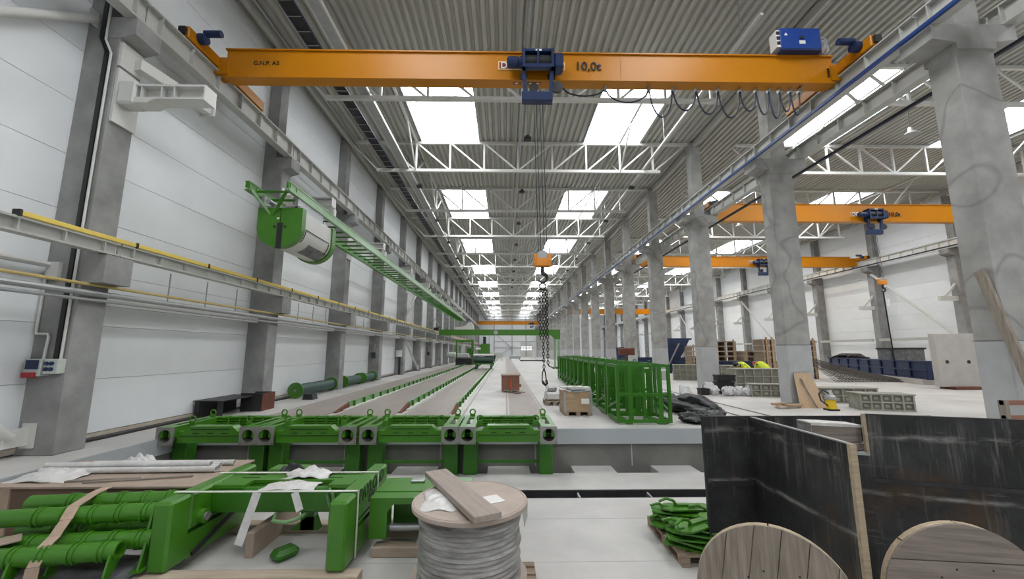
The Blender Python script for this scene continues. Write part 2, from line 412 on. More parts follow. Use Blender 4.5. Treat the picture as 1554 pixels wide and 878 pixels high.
# ================================================================== THE SETTING
# ---- floors
mb = MB()
mb.box(LW - 0.4, PX0, YBACK, PY, -0.35, 0)
mb.box(PX1, SW + 0.4, YBACK, PY, -0.35, 0)
mb.box(LW - 0.4, SW + 0.4, PY, YEND + 0.5, -0.35, 0)
floor = struct('floor', mb, 'floor')
mb = MB(); mb.box(PX0, PX1, YBACK, 7.78, ZL - 0.3, ZL)
lowfloor = struct('floor_lower', mb, 'floor_low')
for y in (4.2, 5.55, 6.87):                          # pour joints across the lower floor
    part('joint', MB().box(PX0, PX1, y - 0.006, y + 0.006, ZL - 0.01, ZL + 0.0015), 'conc_new', lowfloor)
tong = [(-6.60, -5.70), (-4.58, -3.65), (-2.47, -1.53), (-0.39, 0.55), (1.52, 2.45), (3.37, 4.30), (5.2, 6.15)]
mb = MB(); mb.box(PX0, PX1, 8.23, 9.29, ZL - 0.3, ZL)
for a, b in tong: mb.box(a, b, 9.29, PY, ZL - 0.3, ZL)
struct('floor_lower_ledge', mb, 'floor_low')
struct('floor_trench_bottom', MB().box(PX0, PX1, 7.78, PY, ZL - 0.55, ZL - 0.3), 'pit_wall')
ch = struct('trim_1', MB().box(PX0, PX1, 7.79, 8.22, ZL - 0.18, ZL - 0.12), 'dark_steel')
part('kerb_angle', MB().box(PX0, PX1, 8.19, 8.229, ZL - 0.2, ZL - 0.004), 'dark_steel', ch)
for i in range(11):
    x = -6.6 + i * 1.33
    part('bracket', MB().box(x - 0.015, x + 0.015, 7.80, 8.18, ZL - 0.12, ZL - 0.035), 'steel_g', ch)
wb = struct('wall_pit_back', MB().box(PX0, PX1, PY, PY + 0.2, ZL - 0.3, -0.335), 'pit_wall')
for x in (-5.9, -3.7, -1.5, 0.7, 2.95, 5.2): part('form_seam', MB().box(x - 0.012, x + 0.012, PY - 0.008, PY + 0.01, ZL, -0.335), 'conc_new', wb)
struct('trim_2', MB().box(PX0, PX1, PY - 0.06, PY + 0.02, -0.335, 0.004), 'slab_face')
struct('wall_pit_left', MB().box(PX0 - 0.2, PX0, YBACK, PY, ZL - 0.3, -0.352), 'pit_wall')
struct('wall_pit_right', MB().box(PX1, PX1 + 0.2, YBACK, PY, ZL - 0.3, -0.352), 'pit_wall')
struct('trim_3', MB().box(PX0 - 0.02, PX0 + 0.05, YBACK, PY - 0.06, -0.335, 0.004), 'slab_face')
# ---- casting bed decks between the green side forms and lines in the floor
for i, (a, b) in enumerate(((-6.55, -5.05), (-4.75, -3.15), (-2.75, -1.60), (0.12, 1.1))):
    part('bed_deck', MB().box(a, b, 10.6, 100, 0.001, 0.03 if i < 3 else 0.008), 'bed', floor)
for x in (-6.65, -2.85, -1.2, 0.05, 1.16, 6.55, 7.4):
    hw = 0.05 if x > 5 else 0.03
    part('floor_rail', MB().box(x - hw, x + hw, 10.4, 110, -0.01, 0.006), 'dark_steel' if x > 5 else 'bed', floor)

# ---- left wall: horizontal sandwich panels, bay by bay
ZJ = [0.13 + 1.09 * i for i in range(12)]
def panel_wall(name, x, sgn, k0, k1, y_first=None):
    base = struct(name, MB().box(*sorted((x + sgn * 0.06, x + sgn * 0.16)), YK(k0), YK(k1), 0, ZR + 0.3), 'joint')
    big = shared_mesh('panel', MB().cbox(*sorted((0, sgn * 0.08)), 0.012, BAY - 0.012, 0.004, 1.086, 0.004), 'panel')
    sill = shared_mesh('sill_panel', MB().box(*sorted((-sgn * 0.015, sgn * 0.08)), 0.01, BAY - 0.01, 0.03, 0.122), 'sill')
    for k in range(k0, k1):
        for z in ZJ: share('panel', big, base, (x, YK(k) + 0.28, z))
        share('sill_panel', sill, base, (x, YK(k) + 0.28, 0))
    return base
wl = panel_wall('wall_left', LW, -1, -2, NB)
wr = panel_wall('wall_right', SW, 1, 1, NB)
struct('wall_left_rear', MB().box(LW - 0.2, LW, YBACK - 0.1, YK(-2), 0, ZR + 0.3), 'panel')
struct('wall_right_rear', MB().box(SW, SW + 0.2, YBACK - 0.1, YK(1), 0, ZR + 0.3), 'panel')
struct('wall_back', MB().box(LW - 0.2, SW + 0.2, YBACK - 0.3, YBACK - 0.1, ZL - 0.5, ZR + 0.3), 'panel')
struct('trim_4', MB().box(LW - 0.01, LW + 0.22, 8.1, 100, 0.0, 0.045), 'dark_steel')
# ---- far end wall with steel frame, bracing and gate
we = struct('wall_end', MB().box(LW - 0.2, SW + 0.2, YEND + 0.3, YEND + 0.5, 0, ZR + 0.3), 'panel')
for x in (-3.4, 2.0, 6.2): part('post', MB().box(x - 0.14, x + 0.14, YEND, YEND + 0.28, 0, ZR), 'steel_g', we)
for z in (2.7, 4.6, 7.0): part('girt', MB().box(-3.4, 8.9, YEND + 0.05, YEND + 0.2, z - 0.07, z + 0.07), 'steel_g', we)
part('brace', MB().bar((-3.2, YEND + 0.1, 7.0), (1.9, YEND + 0.1, 2.7), 0.16, 0.16), 'steel_g', we)
part('brace', MB().bar((-2.6, YEND + 0.1, 0.2), (1.9, YEND + 0.1, 2.6), 0.12, 0.12), 'steel_g', we)
dr = struct('door_1', MB().box(4.6, 8.2, YEND + 0.15, YEND + 0.28, 0, 4.6), 'steel_w')
for i in range(4):
    for j in range(2):
        part('pane', MB().box(4.8 + i * 0.83, 5.45 + i * 0.83, YEND + 0.11, YEND + 0.16, 2.0 + j * 0.62, 2.45 + j * 0.62), 'gate_glass', dr)
part('door_frame', MB().box(-6.6, -6.45, YEND, YEND + 0.28, 0, 8), 'steel_g', we)
part('door_frame', MB().box(-5.0, -4.85, YEND, YEND + 0.28, 0, 8), 'steel_g', we)

# ---- roof deck: trapezoid ribs running along the hall, sheets laid bay by bay, rooflights in every second bay
SKY_X = [(-4.38, -1.40), (4.10, 7.02), (14.2, 17.1), (22.6, 25.5)]
ceil = bpy.data.objects.new('ceiling', None); C.objects.link(ceil); ceil['kind'] = 'structure'
PITCH = 0.283
def deck_mesh(x0, x1):
    n = max(1, round((x1 - x0) / PITCH)); p = (x1 - x0) / n
    prof = []
    for i in range(n):
        a = x0 + i * p
        prof += [(a, 0.0), (a + p * 0.42, 0.0), (a + p * 0.58, 0.11), (a + p * 0.84, 0.11)]
    prof.append((x1, 0.0))
    m_ = MB(); k = len(prof)
    m_.add([(x, 0, z) for x, z in prof] + [(x, BAY, z) for x, z in prof], [(i, i + 1, k + i + 1, k + i) for i in range(k - 1)])
    me = m_.mesh('deck_sheet'); me.materials.append(M['deck']); return me
edges = [LW - 0.1, *[v for ab in SKY_X for v in ab], SW + 0.1]
segs = [(edges[i], edges[i + 1]) for i in range(len(edges) - 1)]
dm = [deck_mesh(a, b) for a, b in segs]
def sky_bay(k): return (k % 2) == 1
for k in range(-4, NB + 1):
    for i in range(len(segs)):
        if i % 2 == 1 and sky_bay(k): continue
        share('deck_sheet', dm[i], ceil, (0, YK(k) + 0.28, ZR))
struct('roof_membrane', MB().box(LW - 0.3, SW + 0.3, YBACK - 0.3, YEND + 0.5, ZR + 1.2, ZR + 1.25), 'deck') if False else None
nwin = 0
curb_proto = {}
for k in range(-3, NB + 1):
    if not sky_bay(k): continue
    for i, (a, b) in enumerate(SKY_X):
        nwin += 1
        y0 = YK(k) + 0.28; y1 = y0 + BAY
        root = bpy.data.objects.new('window_%d' % nwin, None); C.objects.link(root); root['kind'] = 'structure'; root.location = (a, y0, ZR)
        if not curb_proto.get(i):
            W = b - a; h = 0.55; c = MB()
            c.box(-0.03, 0.0, 0, BAY, -0.03, h); c.box(W, W + 0.03, 0, BAY, -0.03, h)
            c.box(-0.03, W + 0.03, -0.03, 0.0, -0.03, h); c.box(-0.03, W + 0.03, BAY, BAY + 0.03, -0.03, h)
            pn = MB(); n = 12; vs = []
            for t in range(n + 1):
                u = t / n; vs += [(W * u, 0, h + 0.5 * math.sin(math.pi * u)), (W * u, BAY, h + 0.5 * math.sin(math.pi * u))]
            pn.add(vs, [(2 * t, 2 * t + 1, 2 * t + 3, 2 * t + 2) for t in range(n)])
            for yy in (0, BAY):
                pn.add([(W * t / n, yy, h + 0.5 * math.sin(math.pi * t / n)) for t in range(n + 1)], [tuple(range(n + 1))])
            rb = MB(); rb.path([(W * t / n, 0, h - 0.02 + 0.5 * math.sin(math.pi * t / n)) for t in range(n + 1)], 0.028, 5)
            me_p = pn.mesh('pane'); me_p.materials.append(M['pane'])
            curb_proto[i] = (shared_mesh('curb', c, 'curb'), me_p, shared_mesh('glazing_bar', rb, 'pane_rib'))
        share('curb', curb_proto[i][0], root); share('pane', curb_proto[i][1], root)
        if k < 8:
            for yy in (1.2, 2.4, 3.6, 4.8): share('glazing_bar', curb_proto[i][2], root, (0, yy, 0))

# ================================================================== COLUMNS
def left_column_mesh():
    body = MB()
    body.cbox(LW - 0.02, LI, 0, 0.55, 0, 8.5, 0.015)
    body.cbox(LW - 0.02, -8.12, 0.0, 0.5, 8.45, ZR - 0.06, 0.012)
    return body
col_body = left_column_mesh()
lower_corbel = MB().prism([(LI - 0.02, 3.05), (-7.45, 3.05), (-7.45, 3.585), (LI - 0.02, 3.585)], 'Y', 0.0, 0.55)
upper_corbel = MB().prism([(-8.15, 8.08), (LI, 8.08), (-7.54, 8.17), (-7.54, 8.545), (-8.15, 8.545)], 'Y', -0.02, 0.57)
cap = MB().cbox(LW - 0.05, -7.85, -0.05, 0.55, ZR - 0.22, ZR - 0.02, 0.02)
lproto = None
LEFT_HINT = {0: 'with socket boxes and conduit, nearest to the camera', 1: 'behind the black steel box', 2: 'standing between the two green rollers', 3: 'carrying a small dark switch box'}
for k in range(-1, NB + 1):
    lab = ('%s grey concrete column from the camera along the left panel wall' % ORD[k]) if k >= 0 else 'grey concrete column on the left wall just out of view'
    if k in LEFT_HINT: lab = '%s grey concrete left column, %s' % (ORD[k], LEFT_HINT[k])
    if k < 0: continue
    if lproto is None:
        lproto = thing('concrete_column', lab, 'column', (0, 0, 0), group='concrete columns of the left wall', world=False)
        part('shaft', col_body, 'conc_l', lproto); part('lower_corbel', lower_corbel, 'conc_l', lproto)
        part('upper_corbel', upper_corbel, 'conc_l', lproto)
        part('bearing_pad', MB().box(-7.7, -7.47, 0.1, 0.45, 3.585, 3.598), 'black', lproto)
        lproto.location = (0, YK(0), 0); o = lproto
    else:
        o = clone(lproto, None, (0, YK(k), 0)); o['label'] = lab
# row between the naves
rproto = None
MID_HINT = {0: 'huge concrete column nearest to the camera at the right edge', 1: 'second concrete column of the middle row, plywood leaning on it', 2: 'third concrete column of the middle row, white sacks at its foot'}
for k in range(0, NB + 1):
    lab = MID_HINT.get(k, '%s concrete column from the camera in the middle row between the naves' % ORD[k])
    if rproto is None:
        rproto = thing('concrete_column', lab, 'column', group='concrete columns of the middle row', world=False)
        part('base', MB().cbox(RI, RO, 0, 0.57, 0, 2.0, 0.02), 'conc_base', rproto, label='paler smooth lower part')
        part('shaft', MB().cbox(RI + 0.004, RO - 0.004, 0.004, 0.566, 1.98, 8.6, 0.02).cbox(9.58, 10.12, 0.03, 0.54, 8.5, ZR - 0.06, 0.015), 'conc_r', rproto)
        part('corbel', MB().prism([(RI, 8.05), (RO, 8.05), (RO, 8.2), (10.75, 8.27), (10.75, 8.615), (8.92, 8.615), (8.92, 8.27), (RI, 8.2)], 'Y', -0.05, 0.62), 'conc_r', rproto)
        part('seam', MB().box(RI - 0.003, RO + 0.003, -0.003, 0.573, 1.992, 2.004), 'pit_wall', rproto)
        rproto.location = (0, YK(0), 0)
    else:
        o = clone(rproto, None, (0, YK(k), 0)); o['label'] = lab
# side nave wall
sproto = None
for k in range(1, NB + 1):
    lab = '%s concrete column from the camera along the far right wall' % ORD[k - 1]
    if sproto is None:
        sproto = thing('concrete_column', lab, 'column', group='concrete columns of the far right wall', world=False)
        part('shaft', MB().cbox(SI, SW + 0.02, 0, 0.55, 0, 8.5, 0.015).cbox(SI + 0.25, SW + 0.02, 0.02, 0.5, 8.45, ZR - 0.06, 0.012), 'conc_l', sproto)
        part('upper_corbel', MB().prism([(SW, 8.05), (SI, 8.05), (29.3, 8.2), (29.3, 8.545), (SW, 8.545)], 'Y', -0.02, 0.57), 'conc_l', sproto)
        a = MB(); a.box(28.5, SI, 0.18, 0.36, 5.05, 5.35); part('bracket_arm', a, 'steel_w', sproto)
        part('bracket_strut', MB().bar((28.9, 0.27, 5.35), (29.75, 0.27, 6.2), 0.12, 0.12), 'steel_w', sproto)
        sproto.location = (0, YK(1), 0)
    else:
        o = clone(sproto, None, (0, YK(k), 0)); o['label'] = lab
# low girt and wind bracing on the far right wall
for k in range(1, 10):
    single('wall_girt', MB().box(29.45, 29.65, YK(k) + 0.6, YK(k + 1) - 0.05, 2.55, 2.75), 'runway', 'white steel girt on the far right wall, %s bay from the camera' % ORD[k - 1], 'girt', 'girts of the far right wall')
for k, z0, z1 in ((3, 7.9, 2.8), (3, 0.3, 2.5), (6, 7.9, 2.8), (9, 7.9, 2.8)):
    a, b = (YK(k) + 6.0, YK(k) + 0.5) if z1 != 2.5 else (YK(k) + 3.2, YK(k) + 0.5)
    single('wall_brace', MB().tube((29.5, a, z0), (29.5, b, z1), 0.09, 8), 'steel_w',
           {(3, 2.8): 'long diagonal white wind brace beside the right nave hook', (3, 2.5): 'short diagonal white brace low on the far right wall', (6, 2.8): 'second long diagonal brace on the far right wall', (9, 2.8): 'farthest long diagonal brace on the far right wall'}[(k, z1)], 'brace', 'braces of the far right wall', True)

# ================================================================== ROOF TRUSSES
VX = [-4.65, -2.90, -1.13, 0.62, 2.42, 4.20, 5.96, 7.70]
TZ, BZ = ZR - 0.09, 11.03
def tpoints():
    top = [(LI + 0.1, TZ), (RI + 0.3, TZ)]; bot = [(-6.66, BZ), (8.05, BZ)]
    dg = [((-6.45, TZ), (-4.65, BZ)), ((-4.65, TZ), (-2.9, BZ)), ((-2.9, TZ), (-1.13, BZ)), ((-1.13, TZ), (0.62, BZ)),
          ((2.42, BZ), (4.2, TZ)), ((0.62, BZ), (2.42, TZ)), ((4.2, BZ), (5.96, TZ)), ((5.96, BZ), (7.7, TZ)), ((7.7, BZ), (9.5, TZ)), ((-6.6, BZ), (-7.9, TZ - 0.2))]
    return top, bot, dg
def truss(k, dx, detailed, proto=[None, None], nave='main'):
    y = YK(k) + 0.27
    lab = '%s white roof truss from the camera over the %s' % (ORD[k - 1], 'main hall' if nave == 'main' else 'right side nave')
    i = 0 if detailed else 1
    if proto[i] is None:
        top, bot, dg = tpoints()
        chord = MB().box(top[0][0], top[1][0], -0.07, 0.07, TZ - 0.07, TZ + 0.07)
        bch = MB().box(bot[0][0], bot[1][0], -0.075, 0.075, BZ - 0.07, BZ + 0.07)
        if detailed:
            r = thing('roof_truss', lab, 'truss', group='roof trusses', world=False)
            part('top_chord', chord, 'steel_w', r); part('bottom_chord', bch, 'steel_w', r)
            for x in VX: part('vertical', MB().box(x - 0.045, x + 0.045, -0.045, 0.045, BZ, TZ), 'steel_w', r)
            for (a, b) in dg: part('diagonal', MB().bar((a[0], 0, a[1]), (b[0], 0, b[1]), 0.075, 0.075), 'steel_w', r)
        else:
            for x in VX: chord.box(x - 0.05, x + 0.05, -0.05, 0.05, BZ, TZ)
            for (a, b) in dg: chord.bar((a[0], 0, a[1]), (b[0], 0, b[1]), 0.08, 0.08)
            chord.v += []; n = len(chord.v); chord.add(bch.v, bch.f)
            r = single('roof_truss', chord, 'steel_w', lab, 'truss', 'roof trusses', base=(0, 0, 0))
        proto[i] = r; r.location = (dx, y, 0)
    else:
        r = clone(proto[i], None, (dx, y, 0)); r['label'] = lab
for k in range(1, NB + 1): truss(k, 0, k < 9)
for k in range(1, NB + 1): truss(k, 19.9, k < 9, nave='side')
# longitudinal struts between trusses
bproto = None
for nx, x in ((0, -4.65), (1, 5.96), (2, 15.3), (3, 25.8)):
    for k in range(1, 9):
        lab = 'V-shaped white brace behind the %s truss, %s' % (ORD[k - 1], ['left of the main hall ridge', 'right of the main hall ridge', 'left half of side nave', 'right half of side nave'][nx])
        if bproto is None:
            bproto = thing('roof_brace', lab, 'brace', group='longitudinal roof braces', world=False)
            part('strut', MB().bar((0, 0.1, BZ), (0, 2.1, TZ), 0.06, 0.06), 'steel_w', bproto)
            part('strut', MB().bar((0, BAY - 0.1, BZ), (0, BAY - 2.1, TZ), 0.06, 0.06), 'steel_w', bproto)
            part('purlin', MB().box(-0.05, 0.05, 0.1, BAY - 0.1, TZ - 0.03, TZ + 0.07), 'steel_w', bproto)
            bproto.location = (x, YK(k) + 0.27, 0)
        else:
            o = clone(bproto, None, (x, YK(k) + 0.27, 0)); o['label'] = lab
# eaves beams along the column heads
for x, nm in ((-8.0, 'left wall'), (9.85, 'middle column row'), (29.9, 'far right wall')):
    t = thing('eaves_beam', 'long grey eaves beam under the roof along the %s' % nm, 'beam', (x, YK(0), ZR - 0.3), group='eaves beams')
    part('web', MB().box(x - 0.06, x + 0.06, YBACK, YEND, ZR - 0.32, ZR - 0.03), 'deck', t)
    part('pipe', MB().tube((x + 0.22, YBACK, ZR - 0.16), (x + 0.22, YEND, ZR - 0.16), 0.04, 6), 'steel_g', t)
# ridge duct pipe with lamps, cable ladder, tray
t = thing('ridge_pipe', 'thin grey pipe hanging under the ridge of the main hall', 'pipe', (0.72, 8, 12.2))
part('pipe', MB().tube((0.72, YBACK, 12.25), (0.72, YEND, 12.25), 0.05, 8), 'steel_g', t)
part('trunking', MB().box(0.44, 0.54, YBACK, YEND, 12.45, 12.55), 'deck', t)
t = thing('conduit_run', 'long white conduit hanging below the right roof slope, carrying lamps', 'conduit', (7.2, 8, 11.2))
part('pipe', MB().box(7.15, 7.25, 10.0, YEND, 11.15, 11.23), 'steel_w', t)
hang = shared_mesh('hanger', MB().box(-0.01, 0.01, -0.01, 0.01, 0, ZR - 11.2), 'steel_g')
for i in range(12): share('hanger', hang, t, (0, 3 + i * BAY - 0.0, 0.0))
t = thing('cable_ladder', 'black cable ladder running under the roof on the left', 'ladder', (-5.95, 0, 11.13))
lx0, lx1 = -6.14, -5.78
for x in (lx0, lx1): part('side_rail', MB().box(x - 0.02, x + 0.02, YBACK, YEND, 11.11, 11.19), 'rail_dark', t)
part('cable_bundle', MB().box(lx0 + 0.04, lx1 - 0.04, YBACK, YEND, 11.125, 11.16), 'black', t)
rung = shared_mesh('rung', MB().box(lx0 - 0.01, lx1 + 0.01, -0.012, 0.012, 0.0, 0.02), 'steel_g')
for i in range(60): share('rung', rung, t, (5.95, 8.0 + i * 0.55, -0.045))
far = MB()
for i in range(60, 200): far.box(lx0, lx1, 8.0 + i * 0.55 - 0.02, 8.0 + i * 0.55 + 0.02, 11.085, 11.11)
part('far_rungs', far, 'steel_g', t, kind='stuff')
t = thing('cable_tray', 'pale steel cable tray beside the black ladder under the roof', 'tray', (-5.2, 0, 11.13))
part('tray_base', MB().box(-5.38, -5.02, YBACK, YEND, 11.11, 11.125), 'steel_g', t)
for x in (-5.38, -5.02): part('side_rail', MB().box(x - 0.02, x + 0.02, YBACK, YEND, 11.105, 11.22), 'steel_w', t)
lampproto = None
LAMPS = [(0.95, YK(k) + 3.1, 11.0, 'centre') for k in range(1, 9)] + [(7.2, YK(k) + 2.4, 11.0, 'right') for k in range(2, 9)] + [(-4.9, YK(k) + 2.4, 11.0, 'left') for k in range(2, 9)]
cnt = {}
for x, y, z, sd in LAMPS:
    cnt[sd] = cnt.get(sd, 0) + 1
    lab = '%s small black high bay lamp from the camera, %s row under the roof' % (ORD[cnt[sd] - 1], sd)
    if lampproto is None:
        lampproto = thing('high_bay_lamp', lab, 'lamp', group='high bay lamps', world=False)
        part('housing', MB().box(-0.16, 0.16, -0.12, 0.12, 0, 0.09).box(-0.08, 0.08, -0.06, 0.06, 0.13, 0.2), 'black', lampproto)
        part('cord', MB().box(-0.012, 0.012, -0.012, 0.012, 0.09, 1.68), 'steel_g', lampproto)
        lampproto.location = (x, y, z)
    else:
        o = clone(lampproto, None, (x, y, z)); o['label'] = lab

# ================================================================== CRANE RUNWAYS
def runway(name, label, x, z, h, wd, k0, k1, m, stiff_side, cat='crane rail', nst=5, rail=True, stiff_to=8):
    t = thing(name, label, cat, (x, YK(k0), z), world=False)
    seg = shared_mesh('beam_segment', MB().ibeam((0, 0.02, -h / 2), (0, BAY - 0.02, 0), wd, h, 0.035, 0.03), m)
    st = shared_mesh('stiffener', MB().box(-wd / 2 + 0.01, wd / 2 - 0.01, -0.012, 0.012, -h + 0.035, -0.035), m)
    for k in range(k0, k1):
        y = (k - k0) * BAY + 0.27
        s_ = share('beam_segment', seg, t, (0, y, 0))
        if k < stiff_to:
            for i in range(nst): share('stiffener', st, s_, (0, 0.3 + i * (BAY - 0.6) / (nst - 1), 0))
    if rail:
        r_ = MB().box(-0.03, 0.03, 0.1, (k1 - k0) * BAY, 0.0, 0.06)
        part('rail', r_, 'steel_g', t)
    return t
RZ = 9.10
runway('crane_runway', 'left runway beam of the big orange crane, on wall corbels', -7.68, RZ, 0.55, 0.26, -1, NB, 'runway', 1, nst=7)
runway('crane_runway', 'runway beam on the main hall side of the middle columns', 9.05, RZ, 0.48, 0.26, -1, NB, 'runway', 1, nst=7)
runway('crane_runway', 'runway beam on the side nave face of the middle columns', 10.62, RZ, 0.48, 0.26, -1, NB, 'runway', 1, nst=7)
runway('crane_runway', 'runway beam along the far right wall', 29.45, RZ, 0.55, 0.26, 1, NB, 'steel_w', 1, nst=7)
single('conductor_rail', MB().box(8.80, 8.87, YK(-1), YEND - 2, 8.55, 8.63), 'rail_blue', 'blue conductor rail under the runway by the middle columns', 'conductor rail')
single('conductor_rail', MB().box(11.05, 11.13, YK(-1), YEND - 2, 8.38, 8.46), 'rail_dark', 'dark conductor rail on the side nave runway', 'conductor rail')
single('conductor_rail', MB().box(28.85, 28.93, YK(1), YEND - 2, 8.5, 8.58), 'rail_dark', 'dark conductor rail under the far right runway', 'conductor rail')
# lower runway with the yellow conductor bar on the left wall
lowrun = runway('gantry_runway', 'low grey runway beam on the left wall, topped by yellow bars', -7.56, 3.85, 0.25, 0.2, -1, NB, 'runway', 1, nst=9, rail=False)
ybar = shared_mesh('yellow_bar', MB().cbox(-0.04, 0.06, 0, 1.96, 0, 0.085, 0.012), 'yellow')
clip = shared_mesh('clip', MB().box(-0.05, 0.07, -0.02, 0.02, -0.012, 0.095), 'black')
t = thing('conductor_bar', 'segmented yellow conductor bar on the low left runway', 'conductor bar', (-7.50, 6.1, 3.855), world=False)
for i in range(52):
    share('yellow_bar', ybar, t, (0, i * 2.0, 0)); share('clip', clip, t, (0, i * 2.0 - 0.02, 0))
# pipes along the left wall
for nm, lab, x, z, r, m in (('gas_pipe', 'thin yellow gas pipe along the left columns', -7.72, 3.02, 0.03, 'yellow_pipe'),
                            ('water_pipe', 'thick grey pipe along the left columns below the yellow pipe', -7.70, 2.86, 0.055, 'steel_g'),
                            ('drain_pipe', 'thin grey pipe lowest along the left columns', -7.74, 2.74, 0.03, 'steel_g')):
    single(nm, MB().tube((x, YK(-1), z), (x, YEND - 1, z), r, 10), m, lab, 'pipe', smooth=True)
for k in range(0, 8):
    t = thing('wall_girt', 'white channel girt between left columns, %s bay from the camera' % ORD[k], 'girt', (-8.3, YK(k) + 0.57, 2.8), group='girts of the left wall')
    part('channel', MB().box(-8.42, -8.2, YK(k) + 0.56, YK(k + 1) - 0.01, 2.72, 2.90), 'steel_w', t)
    for f in (0.35, 0.55, 0.75): part('hanger_rod', MB().box(-8.0, -7.98, YK(k) + BAY * f, YK(k) + BAY * f + 0.02, 2.9, 3.62), 'steel_g', t)
for lab, a, b in (('diagonal white wind brace rising to the left front column', (-8.35, YK(-1) + 0.5, 4.0), (-8.35, 7.45, 8.48)),
                  ('diagonal white wind brace ending at the foot of the front left column', (-8.30, YK(-1) + 0.5, 5.0), (-8.30, 7.2, 0.35)),
                  ('white wind brace in the fifth left bay, lower part', (-8.0, YK(4) + 0.9, 2.7), (-8.0, YK(5) - 0.3, 0.3)),
                  ('white wind brace in the fifth left bay, upper part', (-8.0, YK(4) + 0.9, 4.6), (-8.0, YK(5) - 0.3, 7.6))):
    t = thing('wind_brace', lab, 'brace', (b[0], b[1], 0), group='wind braces of the left wall')
    part('tube', MB().tube(a, b, 0.085, 12), 'steel_w', t, True)
    part('gusset', MB().box(b[0] - 0.02, b[0] + 0.02, b[1] - 0.12, b[1] + 0.28, b[2] - 0.16, b[2] + 0.14).box(b[0] - 0.11, b[0] + 0.11, b[1] + 0.26, b[1] + 0.29, b[2] - 0.22, b[2] + 0.20), 'steel_w', t)
# white brackets on the left columns
brk = None
for k in range(0, 9):
    lab = ['empty white steel bracket on the front left column, biggest in view', 'white bracket holding the front of the green track'][k] if k < 2 else 'white bracket holding the green track on the %s left column' % ORD[k]
    if brk is None:
        brk = thing('wall_bracket', lab, 'bracket', group='white brackets of the left columns', world=False)
        a = MB(); a.prism([(LI + 0.002, 6.72), (-7.2, 6.72), (-7.05, 6.80), (-6.1, 6.80), (-6.1, 6.84), (LI + 0.002, 6.84)], 'Y', 0.02, 0.34)
        part('bottom_flange', a, 'steel_w', brk)
        part('top_flange', MB().box(LI + 0.1, -6.08, 0.02, 0.34, 7.08, 7.12), 'steel_w', brk)
        part('web', MB().box(LI + 0.1, -6.1, 0.17, 0.2, 6.83, 7.09), 'steel_w', brk)
        for x in (-7.35, -6.95, -6.7): part('stiffener', MB().box(x - 0.012, x + 0.012, 0.03, 0.33, 6.83, 7.09), 'steel_w', brk)
        part('end_plate', MB().box(-6.1, -6.07, 0.02, 0.34, 6.79, 7.12), 'steel_w', brk)
        part('wall_plate', MB().prism([(LI + 0.0, 6.3), (LI + 0.05, 6.3), (LI + 0.05, 7.45), (LI, 7.45)], 'Y', -0.02, 0.5), 'steel_w', brk)
        part('head_block', MB().cbox(LI + 0.04, -7.45, 0.0, 0.36, 6.7, 7.2, 0.04), 'steel_w', brk)
        brk.location = (0, YK(0) + 0.05, 0)
    else:
        o = clone(brk, None, (0, YK(k) + 0.05, 0)); o['label'] = lab
up = thing('wall_bracket', 'long white bracket bar above the empty bracket on the front left column', 'bracket', (LI, YK(0) + 0.3, 7.3))
part('arm', MB().bar((-7.72, YK(0) + 0.3, 7.72), (-7.42, YK(0) + 1.9, 7.72), 0.2, 0.24), 'steel_w', up)
part('wall_plate', MB().prism([(LI, 7.5), (LI + 0.06, 7.5), (LI + 0.06, 8.02), (LI, 8.02)], 'Y', YK(0) + 0.02, YK(0) + 0.5), 'steel_w', up)
part('end_plate', MB().box(-7.6, -7.25, YK(0) + 1.9, YK(0) + 1.94, 7.55, 7.9), 'steel_w', up)

